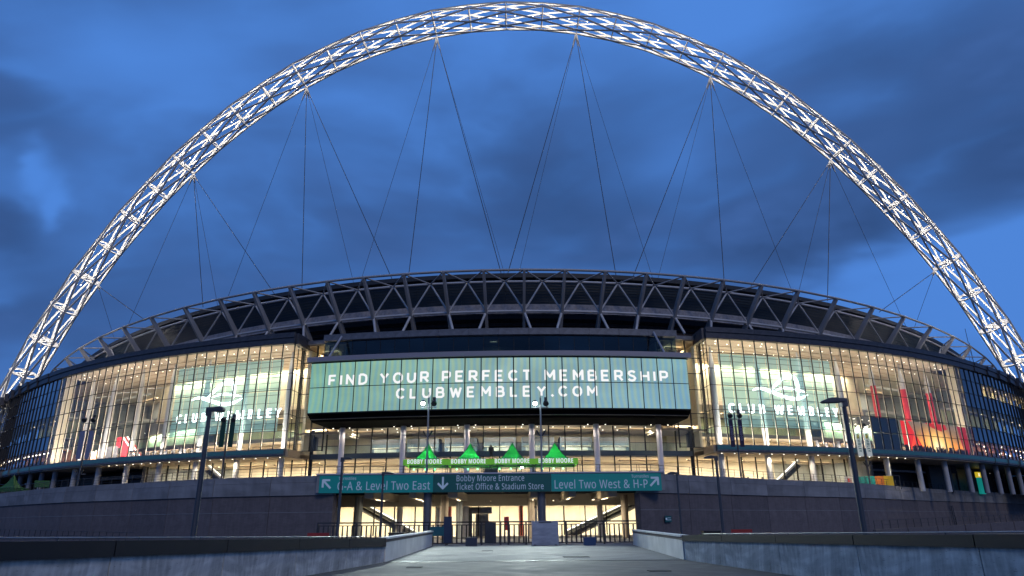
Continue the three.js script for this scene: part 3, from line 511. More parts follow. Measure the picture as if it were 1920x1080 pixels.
  line('CLUBWEMBLEY.COM', W * 0.242, W * 0.752, H * 0.585, H * 0.175);
  const t = new THREE.CanvasTexture(cv); t.colorSpace = THREE.SRGBColorSpace;
  M.screen = new THREE.MeshStandardMaterial({ color: 0x000000, emissive: 0xffffff, emissiveMap: t, emissiveIntensity: 0.95, roughness: 0.35 });
  const D = sub('display_screen', stadium, 'wide curved pale green display with white capital letters');
  const ys = [21.45, 17.95, 14.4], dp = (a1 - a0) / 24;
  for (let i = 0; i < 24; i++) for (let j = 0; j < 2; j++) {
    const p = a0 + i * dp, geo = arcBox(139.02, 139.1, p + 0.033, p + dp - 0.033, ys[j + 1] + 0.06, ys[j] - 0.06, 1), uv = geo.attributes.uv, q = geo.attributes.position;
    for (let k = 0; k < uv.count; k++) uv.setXY(k, (Math.atan2(q.getX(k), q.getZ(k)) / RAD - a0) / (a1 - a0), (q.getY(k) - ys[2]) / (ys[0] - ys[2]));
    part('screen_panel', geo, M.screen, D);
  }
  part('screen_frame', arcBox(139.0, 139.015, a0, a1, 14.3, 21.6, 24), M.mullion, D);

  // terrace above the screen
  const T = sub('terrace', stadium, 'dark glazed terrace above the screen');
  for (let i = 0; i < 12; i++) part('fascia_panel', arcBox(133.4, 134.6, -11.4 + i * 1.9, -11.4 + (i + 1) * 1.9 - 0.015, 25.95, 26.9, 2), M.fascia, T);
  M.terraceGlass = new THREE.MeshPhysicalMaterial({ color: lin(0.22, 0.36, 0.42), roughness: 0, transmission: 1, thickness: 0, ior: 1.6 });
  for (let i = 0; i < 24; i++) { const p = -11.4 + i * 0.95; pane(T, 'terrace_pane', M.terraceGlass, p, p + 0.95, 134, 22.32, 25.93); upright(T, 'mullion', mullGeo(0.06, 0.12, 3.6), M.mullion, p, 134, 24.1); }
  part('terrace_wall', arcBox(128, 128.4, -11.4, 11.4, 22.32, 25.9), M.slabDark, T); part('terrace_ceiling', arcBox(128.4, 133.3, -11.4, 11.4, 25.7, 25.93), M.slabDark, T);
  part('terrace_roof', arcBox(118, 134, -11.4, 11.4, 26.0, 26.3), M.roof, T);
  for (const p of [-10.2, 9.9]) part('raking_strut', tubeGeo(pol(p, 138.2, 22.3), pol(p * 0.99, 134.9, 26.4), 0.16), M.whiteCool, T);
  for (let i = 0; i < 14; i++) part('desk_lamp', arcBox(130, 130.3, -10.5 + i * 1.55, -10.5 + i * 1.55 + 0.5, 23.3, 23.4, 1), M.steel, T);
  panelLight(T, 'terrace_light', pol(-0.4, 131, 25.6), 1.0, 0.4, -1, 0, [0.85, 1, 0.9], 25, G.warm);
  // recessed glazing between the blocks and behind the box
  const Rg = sub('recessed_glazing', stadium, 'recessed lit glazing beside the screen box');
  for (const s of [-1, 1]) for (const [u, v] of [[11.4, 12.3], [12.3, 13.35]]) for (let j = 0; j < 6; j++) pane(Rg, 'glass_pane', M.glass, Math.min(s * u, s * v), Math.max(s * u, s * v), 132.3, rows[j + 1], j ? rows[j] : 25.9);
  for (const s of [-1, 1]) {
    for (const p of [11.4, 12.3, 13.35]) upright(Rg, 'mullion', mullGeo(p > 13 ? 0.35 : 0.12, 0.3, 16), M.mullion, s * p, 132.3, 17.9);
    for (const y of rows.slice(1)) part('transom', arcBox(132.2, 132.4, Math.min(s * 11.4, s * 13.4), Math.max(s * 11.4, s * 13.4), y - 0.04, y + 0.04, 1), M.mullion, Rg);
    const A = (p0, p1) => [Math.min(s * p0, s * p1), Math.max(s * p0, s * p1)];
    part('recess_wall', arcBox(124.5, 125, ...A(10.4, 13.6), 12.7, 25.9), M.cream, Rg); part('recess_ceiling', arcBox(125, 132.1, ...A(10.4, 13.4), 25.95, 26.2), M.ceiling, Rg);
    part('recess_side', arcBox(125, 132, ...A(10.3, 10.4), 12.7, 25.9), M.cream, Rg); part('recess_floor', arcBox(125, 132.1, ...A(10.4, 13.4), 12.4, 12.68), M.floorIn, Rg);
    part('recess_fascia', arcBox(131.9, 132.9, ...A(11.4, 13.4), 26.0, 26.6), M.fascia, Rg);
    panelLight(Rg, 'recess_light', pol(s * 12.2, 128.5, 25.8), 2.6, 0.3, -1, s * 12.2 * RAD, [1, 0.86, 0.58], 130, G.warm); panelLight(Rg, 'recess_light', pol(s * 12.2, 130.5, 12.8), 2.6, 0.3, 1, s * 12.2 * RAD, [1, 0.86, 0.58], 90, G.warm);
    part('stair_block', box(1.8, 2.0, 1.0).applyMatrix4(new THREE.Matrix4().makeTranslation(pol(s * 12.9, 129.5, 11.3))), M.slabDark, Rg);
  }

  // lobby under the box, three floors tall with the undercroft
  const B = sub('entrance_lobby', stadium, 'lit lobby glazing under the display, behind pale columns');
  const q0 = -12.35, w = 24.7 / 24;
  for (let i = 0; i <= 24; i++) upright(B, 'mullion', mullGeo(i % 24 ? 0.15 : 0.5, 0.22, 9.05), M.mullion, q0 + i * w, 131.4, 8.55);
  for (let i = 0; i < 24; i++) { pane(B, 'lobby_pane', M.glass, q0 + i * w, q0 + (i + 1) * w, 131.4, 9.55, 13.1); pane(B, 'lobby_pane', M.glass, q0 + i * w, q0 + (i + 1) * w, 131.4, 4.1, 8.8); }
  part('spandrel', arcBox(131.2, 131.6, q0, -q0, 8.82, 9.53, 24), M.cladding, B);
  part('floor_slab', arcBox(120, 131.1, q0, -q0, 8.85, 9.5), M.slabDark, B); part('upper_ceiling', arcBox(118, 131.3, -13, 13, 13.2, 13.4), M.ceiling, B);
  part('upper_wall', arcBox(119.4, 120, -13, 13, 9.52, 13.18), M.cream, B); part('mid_wall', arcBox(120.4, 121, -13, 13, 4.0, 8.83), M.beige, B);
  part('mid_floor', arcBox(121, 131.2, -13, 13, 3.5, 3.95), M.floorIn, B); part('ceiling', arcBox(121, 131.1, -12.6, 12.6, 8.7, 8.84), M.beige, B);
  part('glass_rail', arcBox(130.4, 130.46, -12.2, 12.2, 9.6, 10.75), M.balustrade, B); part('handrail', arcBox(130.4, 130.5, -12.2, 12.2, 10.75, 10.82), M.steelDark, B);
  for (let i = 0; i < 7; i++) { const u = -9.7 + i * 2.78; part('kiosk', arcBox(121.2, 123.6, u, u + 2.35, 9.55, 12.35), M.cladding, B); part('kiosk_shelf', arcBox(123.62, 123.9, u + 0.1, u + 2.2, 10.9, 11.0), M.beige, B); part('kiosk_sign', arcBox(123.62, 123.7, u + 0.1, u + 2.2, 11.7, 12.25), M.slabDark, B); part('counter_back', arcBox(123.62, 123.68, u + 0.3, u + 2.0, 9.7, 10.8), M.greyWall, B); part('dark_doors', arcBox(121.02, 121.2, u, u + 2.2, 4.0, 6.1), M.greyWall, B); }
  for (let i = 0; i < 24; i++) for (const r of [129.6, 126]) downlight(B, 'spot_lamp', pol(q0 + (i + (r > 128 ? 0.35 : 0.9)) * w, r, 13.13), r > 128 && i % 3 === 1 ? 110 : 0);
  for (let i = 0; i < 6; i++) for (const q of [-0.55, 0.55]) downlight(B, 'column_spot', pol(-10 + i * 4 + q, 133.2, 13.0), 26, [1, 0.88, 0.7]);
  for (let i = 0; i < 16; i++) { const m = part('wall_vent', new THREE.CylinderGeometry(0.22, 0.22, 0.1, 12).rotateX(Math.PI / 2), M.seatDark, B); m.position.copy(pol(-11.6 + i * 1.55 + (i % 2) * -0.7, 121.08, 6.9)); }
  for (let i = 0; i < 5; i++) { const p = -9.6 + i * 4.8; panelLight(B, 'ceiling_light', pol(p, 127.6, 13.05), 7, 0.25, -1, p * RAD, [1, 0.92, 0.77], 360, G.warm); panelLight(B, 'ceiling_light', pol(p, 126.5, 8.65), 7, 0.3, -1, p * RAD, [1, 0.92, 0.76], 270, G.warm); }  // ceiling strips added to fill the lobby, out of sight behind baffles
  const colG = new THREE.CylinderGeometry(0.4, 0.4, 15.1, 18);
  for (let i = 0; i < 6; i++) upright(B, 'tall_column', colG, std([0.75, 0.72, 0.78], 0.45), -10 + i * 4, 132.7, 5.55);
  // ground floor behind the undercroft
  const E = sub('entrance_hall', stadium, 'bright entrance hall behind the glass at ground level');
  for (let i = 0; i <= 20; i++) upright(E, 'mullion', mullGeo(0.14, 0.2, 5.2), M.mullion, -13 + i * 1.3, 131.4, 0.75);
  for (let i = 0; i < 20; i++) pane(E, 'hall_pane', M.glass, -13 + i * 1.3, -13 + (i + 1) * 1.3, 131.4, -1.95, 3.3);
  part('hall_wall', arcBox(119.4, 120, -15, 15, -1.99, 3.3), M.cream, E); part('hall_ceiling', arcBox(120, 131.3, -15, 15, 3.3, 3.45), M.ceiling, E); part('hall_floor', arcBox(120, 131.5, -15, 15, -1.99, -1.96), M.floorIn, E);
  part('hall_end_wall', arcBox(120, 131.3, -15, -14.9, -1.95, 3.29), M.cream, E); part('hall_end_wall', arcBox(120, 131.3, 14.9, 15, -1.95, 3.29), M.cream, E);
  for (let i = 0; i < 6; i++) { const p = -12 + i * 4.8; panelLight(E, 'hall_light', pol(p, 126, 3.24), 7.5, 0.4, -1, p * RAD, [1, 0.93, 0.78], 230, G.warm); }
  for (const [p, u] of [[-3.2, 0], [1.3, 0], [-3.9, 1], [2.2, 1]]) upright(E, 'hall_column', new THREE.CylinderGeometry(0.3, 0.3, 5.2, 12), u ? M.white : std([0.6, 0.12, 0.06], 0.5), p, 129.6, 0.65);
  part('door_head', arcBox(130.6, 131.0, -2.7, -0.5, 1.0, 1.9, 2), M.fascia, E); for (const p of [-2.1, -1.1]) part('door_leaf', arcBox(130.6, 130.8, p - 0.4, p + 0.4, -1.95, 0.98, 1), M.fascia, E);
  part('red_poster', arcBox(130.5, 130.6, 0.25, 0.55, -1.2, 0.6, 1), M.red, E);
  for (const s of [-1, 1]) {
    const es = sub('hall_escalator', E), e0 = pol(s < 0 ? -10.0 : 9.6, 128.6, 3.1), e1 = pol(s < 0 ? -5.4 : 4.2, 128.6, -2.0);
    part('truss', tubeGeo(e0, e1.clone(), 0.62, 0.62, 4), M.slabDark, es); part('handrail_light', tubeGeo(e0.clone().add(V(0, 0.75, 1)), e1.clone().add(V(0, 0.75, 1)), 0.08, 0.08, 6), G.strip, es); part('side_glass', tubeGeo(e0.clone().add(V(0, 0.45, 0.9)), e1.clone().add(V(0, 0.45, 0.9)), 0.3, 0.3, 4), M.greyWall, es);
  }
}

// ------------------------------------------------------------ roof truss and roof
{
  const T = sub('roof_truss', stadium, 'grey steel ring truss with raking props round the roof edge');
  const zc = x => 110.5 - 0.0041 * x * x, nrm = x => { const s = -0.0082 * x, L = Math.hypot(1, s); return [s / L, -1 / L]; };
  const at = (x, inw, y) => { const [nx, nz] = nrm(x); return V(x + nx * inw, y, zc(x) + nz * inw); };
  const half = [3.85, 11.55, 19.3, 27.4, 35.1, 43.4, 52, 60.9, 71.1, 82.3, 93.3, 104.8, 116.3, 127.5, 140.2, 150, 160];
  const xs = [...half.map(v => -v).reverse(), ...half];
  const nodeB = x => at(x, 5.5, 38.5), top = x => at(x, 0, 45), foot = x => at(x, 9.6, 33.6);
  const taper = (a, b, w, d0, d1, inward) => {                        // plate prop: w across, d0 deep at a, d1 at b
    const ax = b.clone().sub(a), L = ax.length(); ax.normalize(); const side = V(0, 1, 0).cross(V(inward[0], 0, inward[1])).normalize(), dep = side.clone().cross(ax).normalize();
    const g = new THREE.BoxGeometry(w, L, 1), p = g.attributes.position; for (let i = 0; i < p.count; i++) { const t = p.getY(i) > 0; p.setZ(i, p.getZ(i) * (t ? d1 : d0)); }
    g.applyMatrix4(new THREE.Matrix4().makeBasis(side, ax, dep).setPosition(a.clone().add(b).multiplyScalar(0.5))); g.computeVertexNormals(); return g;
  };
  const T2 = M.steel, pale = std([0.78, 0.78, 0.8], 0.5, 0.1, { map: metalTex });
  xs.forEach((x, i) => {
    part('raking_prop', taper(foot(x), top(x), 0.5, 1.5, 0.75, nrm(x)), T2, T);
    if (i === xs.length - 1) return;
    const x2 = xs[i + 1], xm = (x + x2) / 2, mid = at(xm, 5.3, 44.5);
    tubeMesh('top_chord', top(x), top(x2), 0.24, T2, T, 10); tubeMesh('bottom_chord', nodeB(x), nodeB(x2), 0.25, pale, T, 10);
    if (i < xs.length - 2) tubeMesh('eave_tube', mid, at((x2 + xs[i + 2]) / 2, 5.3, 44.5), 0.24, pale, T, 8);
    for (const q of [x, x2]) { tubeMesh('top_brace', top(q), mid, 0.15, T2, T, 8); tubeMesh('web_brace', mid, nodeB(q), 0.19, pale, T, 8); }
    const k = i - half.length; const d = ((i + (i < half.length - 1 ? 0 : 0)) % 2) ? 1 : -1;
    if (Math.abs(x) < 62) tubeMesh('lower_strut', nodeB(x), at(x + d * 1.25, 4.2, 34.6), 0.26, pale, T, 8);
    part('node_plate', box(0.7, 0.9, 0.3).applyMatrix4(new THREE.Matrix4().makeTranslation(nodeB(x).add(V(0, 0, 0.1)))), T2, T);
  });
  const R = sub('roof', stadium, 'dark roof edge and louvred cladding behind the truss');
  const N = 64, sweep = (name, profile, mat, x0 = -152, x1 = 152, pieces = 16) => {
    for (let q = 0; q < pieces; q++) {
      const u = x0 + (x1 - x0) * q / pieces, v = x0 + (x1 - x0) * (q + 1) / pieces - 0.03, m = N / pieces, pos = [], uv = [];
      const P = (i, k) => { const [inw, y] = profile[k % profile.length], p = at(u + (v - u) * i / m, inw, y); return p; };
      for (let i = 0; i < m; i++) for (let k = 0; k < profile.length; k++) { const A = P(i, k), B = P(i + 1, k), C2 = P(i + 1, k + 1), D = P(i, k + 1); for (const w of [A, B, C2, A, C2, D]) { pos.push(w.x, w.y, w.z); uv.push(w.x, w.y); } }
      for (const i of [0, m]) for (let k = 1; k < profile.length - 1; k++) { const t = [P(i, 0), P(i, k), P(i, k + 1)]; for (const w of t) { pos.push(w.x, w.y, w.z); uv.push(w.z, w.y); } }
      const g = new THREE.BufferGeometry(); g.setAttribute('position', new THREE.Float32BufferAttribute(pos, 3)); g.setAttribute('uv', new THREE.Float32BufferAttribute(uv, 2)); g.computeVertexNormals(); part(name, g, mat, R);
    }
  };
  sweep('roof_edge', [[5.9, 45.6], [5.9, 46.5], [30, 50], [30, 49], [7, 45.4]], M.roof);
  sweep('cladding_panel', [[7, 45.4], [9.2, 40.9], [9.8, 40.9], [7.6, 45.4]], M.cladding, -152, 152, 32);
  for (let k = 0; k < 8; k++) sweep('cladding_rail', [[7.02 + 2.2 * (k + 1) / 9 - 0.16, 45.4 - 4.5 * (k + 1) / 9], [7.02 + 2.2 * (k + 1) / 9 - 0.16, 45.46 - 4.5 * (k + 1) / 9], [7.1 + 2.2 * (k + 1) / 9, 45.46 - 4.5 * (k + 1) / 9]], M.steelDark, -152, 152, 8);
  sweep('pale_band', [[8.6, 39.0], [8.5, 40.85], [9.4, 40.85], [9.4, 39.0]], std([0.62, 0.59, 0.62], 0.7, 0, { map: metalTex }), -152, 152, 40);
  for (let k = 0; k < 6; k++) sweep('wall_louvre', [[12.2, 33.4 + k * 0.95], [11.7, 33.5 + k * 0.95], [12.3, 34.15 + k * 0.95]], M.louvre, -130, 130, 8);
  sweep('bowl_wall', [[12.4, 26], [12.4, 39], [13, 39], [13, 26]], M.louvre, -150, 150, 8);
  sweep('seating_cover', [[30, 48], [30, 49.5], [90, 53], [90, 51]], M.roof, -120, 120, 8);

  // cables from the arch to the roof, ends in world metres at eye heights
  const wl = (x, y, d) => V(x, y + 2, -d);
  const anchor = k => { const f = archFrame(k); return archPoint(k, 90, ARCH.r + 0.5).applyAxisAngle(V(0, 1, 0), arch.rotation.y).add(arch.position); };
  const ends = [[-2,-21.1,46.4,130.5,0.075],[-2,-2.1,46.4,127.0,0.075],[-2,-0.7,46.4,136.2,0.045],[-2,-33.6,46.4,139.6,0.045],[2,-0.9,46.4,127.6,0.075],[2,0.6,46.4,137.1,0.045],[2,21.0,46.4,129.2,0.075],[2,30.5,46.4,136.8,0.045],[-6,-44.3,46.4,136.0,0.075],[-6,-24.2,46.4,130.0,0.075],[-6,-33.6,46.4,139.9,0.045],[-6,-68.4,46.4,153.5,0.045],[6,44.4,46.4,134.7,0.075],[6,24.4,46.4,129.0,0.075],[6,30.6,46.4,138.8,0.045],[6,65.4,46.4,149.4,0.045],[-10,-70.1,46.4,147.5,0.075],[-10,-50.9,46.4,138.5,0.075],[-10,-69.5,46.4,155.3,0.045],[-10,-103.7,46.4,175.4,0.045],[10,71.0,46.4,146.3,0.075],[10,50.4,46.4,136.4,0.075],[10,65.9,46.4,152.2,0.045],[10,103.2,46.4,172.2,0.045],[-14,-88.4,46.4,157.9,0.075],[-14,-110.9,46.4,186.5,0.045],[14,87.3,46.4,155.5,0.075],[14,108.7,46.4,180.9,0.045]];
  arch.updateMatrixWorld(true); const inv = arch.matrixWorld.clone().invert();
  for (const [k, x, y, d, r] of ends) {
    const A = anchor(k).applyMatrix4(inv), B = wl(x, y, d).applyMatrix4(inv), c = tubeMesh('hanger_cable', A, B, r, M.cable, arch, 6);
    const A2 = A.clone().lerp(B, Math.min(0.06, 5 / A.distanceTo(B))); part('cable_socket', tubeGeo(A, A2, 0.3, 0.12, 8), M.steel, arch);
  }
}

// ------------------------------------------------------------ podium: walls, deck, entrance bridge (heights below are above eye level; e() adds the eye height)
const e = y => y + 2;
const leftLine = [[-18.6, 73.6], [-27.4, 75.8], [-34.9, 78.6], [-45.8, 85.2], [-57.6, 92], [-80.7, 111.5], [-106, 138]];
const rightLine = [[13, 73.6], [22.6, 80.3], [31.4, 87.3], [45.6, 96.8], [69.5, 119.5], [108, 152], [126, 170]];
function evenPoints(line, step) { const c = new THREE.CatmullRomCurve3(line.map(([x, d]) => V(x, 0, d)), false, 'centripetal'), n = Math.round(c.getLength() / step); return c.getSpacedPoints(n).map(p => [p.x, p.z]); }
const lp = evenPoints(leftLine, 7.4), rp = evenPoints(rightLine, 7.4);
const variants = m => [0.9, 1, 1.07, 0.96, 1.12].map(k => { const c = m.clone(); c.color.multiplyScalar(k); return c; });
const podiumMats = variants(M.podium), parapetMats = variants(M.parapet), pick = a => a[Math.floor(rnd() * a.length)];
function podiumWall(pts, side) {
  const w = thing('podium_wall', side < 0 ? 'long curved dark brick podium wall with grey parapet left of the entrance' : 'long curved dark brick podium wall with grey parapet right of the entrance', 'wall');
  for (let i = 0; i + 1 < pts.length; i++) {
    let a = pts[i], b = pts[i + 1]; if (side < 0) [a, b] = [b, a];
    const L = Math.hypot(b[0] - a[0], b[1] - a[1]), ux = (b[0] - a[0]) / L * 0.03, uz = (b[1] - a[1]) / L * 0.03, A = [a[0] + ux, a[1] + uz], B = [b[0] - ux, b[1] - uz], nx = (b[1] - a[1]) / L, nz = -(b[0] - a[0]) / L, off = (p, k) => [p[0] + nx * k, p[1] + nz * k];
    part('wall_panel', wallBox(A, B, 0.8, e(-2), e(2.68)), pick(podiumMats), w);
    part('parapet_panel', wallBox(off(A, 0.16), off(B, 0.16), 0.7, e(2.7), e(3.98)), pick(parapetMats), w);
    part('parapet_cap_panel', wallBox(off(A, 0.13), off(B, 0.13), 0.67, e(4.0), e(4.66)), pick(parapetMats), w);
    part('wall_string', wallBox(off(A, 0.03), off(B, 0.03), 0.1, e(0.98), e(1.04)), M.parapet, w);
  }
  // railing of posts and three rails along the top
  const r = thing('podium_railing', side < 0 ? 'thin steel railing along the podium edge left of the entrance' : 'thin steel railing along the podium edge right of the entrance', 'railing');
  const fine = evenPoints(pts, 2.05).map(([x, d]) => V(x, 0, -d - 0.55)), pg = new THREE.BoxGeometry(0.05, 1.0, 0.05);
  fine.forEach((p, i) => { const m = part('post', pg, M.steelDark, r); m.position.copy(p).setY(e(5.1)); if (i) for (const y of [4.95, 5.25, 5.58]) part('rail', tubeGeo(fine[i - 1].clone().setY(e(y)), p.clone().setY(e(y)), y > 5.5 ? 0.03 : 0.014, undefined, 5), M.steelDark, r); });
}
podiumWall(lp, -1); podiumWall(rp, 1);
{
  const s = new THREE.Shape(), front = [...[...lp].reverse(), [-10, 73.2], [4, 73.2], ...rp];
  front.forEach(([x, d], i) => i ? s.lineTo(x, -d - 0.2) : s.moveTo(x, -d - 0.2));
  for (let p = 62; p >= -62; p -= 3) { const q = toWorld(p, Math.abs(p) < 26 ? 131.8 : 126, 0); s.lineTo(q.x, q.z); }
  const g = new THREE.ExtrudeGeometry(s, { depth: 0.3, bevelEnabled: false }); g.rotateX(Math.PI / 2); g.scale(1, 1, 1);
  // rotateX(+90) sends (x, z, depth) to (x, -depth, z): the top face lies at y = 0
  g.translate(0, e(4.2), 0); structure('podium_deck', g, M.deck);
}
// bridge over the sunken entrance
{
  const b = thing('entrance_bridge', 'concrete bridge beam with columns and lit ceiling over the sunken stadium entrance', 'bridge', null, [0, 0, 0]);
  part('front_beam', box(36.0, 1.75, 0.9, -2.4, e(3.78), -73.7), M.parapet, b); part('beam_cap', box(36.2, 0.14, 1.1, -2.4, e(4.73), -73.62), std([0.42, 0.44, 0.52], 0.6), b);
  part('side_wall', wallBox([-29.5, 99.5], [-19.1, 74.2], 0.6, 0, e(3.85)), M.podium, b); part('side_wall', wallBox([13.6, 74.2], [25, 99.5], 0.6, 0, e(3.85)), M.podium, b);
  part('ceiling_slab', box(32, 0.1, 10.5, -2.6, e(3.82), -80.6), M.slabDark, b); part('ceiling_slab', box(42, 0.1, 6.5, -2.4, e(3.82), -89.2), M.slabDark, b); part('ceiling_slab', box(54, 0.1, 7.5, -2.3, e(3.82), -96.3), M.slabDark, b);
  for (let i = 0; i < 24; i++) part('ceiling_slat', box(31.2 + i * 0.9, 0.3, 0.16, -2.6, e(3.45), -75.2 - i * 1.02), M.black, b);
  for (const [x, w] of [[-15.2, 0.9], [-10.6, 0.7], [-6.4, 1.0], [2.3, 1.0], [6.2, 0.7], [10.4, 0.9]]) part('ceiling_beam', box(w, 0.9, 17, x, e(2.83), -83.2), M.beige, b);
  part('cross_beam', box(46, 1.5, 0.8, -2.6, e(2.6), -92.2), M.beige, b);
  for (const [x, d, r, m] of [[-8.95, 74.3, 0.42, M.fascia], [2.9, 74.3, 0.42, M.fascia], [-18.2, 84, 0.46, M.greyWall], [-8.1, 84, 0.46, M.tan], [-6.6, 87, 0.4, M.greyWall], [13.0, 84, 0.42, M.tan], [2.1, 86, 0.42, M.tan]]) { const c = part('column', new THREE.CylinderGeometry(r, r, 4.9, 18), m, b); c.position.set(x, e(0.4), -d); }
  for (const [x, z0] of [[-15.2, 78], [-10.6, 76.5], [-6.4, 79], [-0.6, 78], [2.3, 79], [6.2, 77], [10.4, 78]]) { panelLight(b, 'strip_light', V(x, e(2.33), -z0 - 3), 0.14, 6, -1, 0, [1, 0.92, 0.76], 36, G.warm); }
  for (const [x, d] of [[-11, 90], [-3, 90], [5, 90], [9.5, 88]]) panelLight(b, 'ceiling_light', V(x, e(2.3), -d + 5), 0.5, 3, -1, 0, [1, 0.92, 0.76], 60, G.warm);
}
// three sign boards on the beam
function sign(name, label, x0, x1, mat, build) {
  const s = thing(name, label, 'sign', null, [(x0 + x1) / 2, e(3.74), -73.2]);
  part('board', box(x1 - x0 - 0.02, 1.76, 0.08), mat, s); build(s, (x1 - x0) / 2);
}
{
  const ink = std([0.42, 0.52, 0.62], 0.6, 0, { emissive: lin(0.3, 0.42, 0.55), emissiveIntensity: 0.22 }), teal = std([0.006, 0.36, 0.3], 0.5), tealDark = std([0.006, 0.12, 0.105], 0.5);
  const put = (s, geo, x, y, n = 'lettering') => { const m = part(n, geo, ink, s); m.position.set(x, y, 0.045); return m; };
  const arrow = rot => { const g = mergeGeometries([box(0.2, 1.2, 0.03, 0, 0.05, 0), new THREE.BoxGeometry(0.2, 0.78, 0.03).rotateZ(Math.PI / 4).translate(-0.24, -0.26, 0.002), new THREE.BoxGeometry(0.2, 0.78, 0.03).rotateZ(-Math.PI / 4).translate(0.24, -0.26, 0.004)]); g.rotateZ(rot); return g; };
  sign('direction_sign', 'teal sign with upper left arrow and words about Level Two East', -20.1, -8.3, teal, (s, h) => {
    put(s, arrow(-Math.PI * 0.75), -h + 0.75, 0.05, 'arrow'); put(s, fitted('G-A & Level Two East', 0.84, 9.55, 'right', fontReg), h - 0.3, -0.6); put(s, lettering('Turnstiles', 0.3, fontReg, 0, 0.02, 'left'), -h + 2.0, 0.42);
  });
  sign('direction_sign', 'dark teal middle sign with down arrow naming the entrance and ticket office', -8.3, 3.9, tealDark, (s, h) => {
    put(s, arrow(0), -h + 1.0, 0.0, 'arrow'); put(s, fitted('Bobby Moore Entrance', 0.6, 7.0, 'left', fontReg), -h + 2.35, 0.2); put(s, fitted('Ticket Office & Stadium Store', 0.6, 9.05, 'left', fontReg), -h + 2.35, -0.64);
  });
  sign('direction_sign', 'teal sign with upper right arrow and words about Level Two West', 3.9, 15.3, teal, (s, h) => {
    put(s, fitted('Level Two West & H-P', 0.84, 9.6, 'left', fontReg), -h + 0.25, -0.6); put(s, lettering('Turnstiles', 0.3, fontReg, 0, 0.02, 'left'), h - 3.1, 0.42); put(s, arrow(Math.PI * 0.75), h - 0.72, 0.05, 'arrow');
  });
  for (const [x, y, d, c, lab] of [[-20.75, 0.62, 75.05, [0.01, 0.2, 0.2], 'upper small teal sign on the podium wall left of the entrance'], [-20.75, -0.12, 75.05, [0.01, 0.09, 0.09], 'lower dim green sign on the podium wall left of the entrance'], [16.2, 0.1, 75.5, [0.012, 0.1, 0.1], 'small dim teal sign on the podium wall right of the entrance']]) {
    const s = thing('wall_sign', lab, 'sign', null, [x, e(y), -d]); s.rotation.y = x < 0 ? -0.24 : 0.61; part('plate', box(0.95, 0.62, 0.06), std(c, 0.5), s); part('lettering', box(0.5, 0.05, 0.02, 0.08, 0.1, 0.04), ink, s); part('lettering', box(0.6, 0.05, 0.02, 0.08, -0.1, 0.04), ink, s);
    part('symbol', new THREE.CylinderGeometry(0.12, 0.12, 0.02, 12).rotateX(Math.PI / 2).translate(-0.32, 0, 0.04), ink, s);
  }
}
// middle railing on the bridge
{
  const r = thing('podium_railing', 'thin steel railing above the direction signs over the entrance', 'railing'), pg = new THREE.BoxGeometry(0.05, 1.0, 0.05);
  for (let i = 0; i <= 17; i++) { const x = -20 + i * 2.08; part('post', pg, M.steelDark, r).position.set(x, e(5.1), -74.3); if (i) for (const y of [4.95, 5.25, 5.58]) part('rail', tubeGeo(V(x - 2.08, e(y), -74.3), V(x, e(y), -74.3), y > 5.5 ? 0.03 : 0.014, undefined, 5), M.steelDark, r); }
}

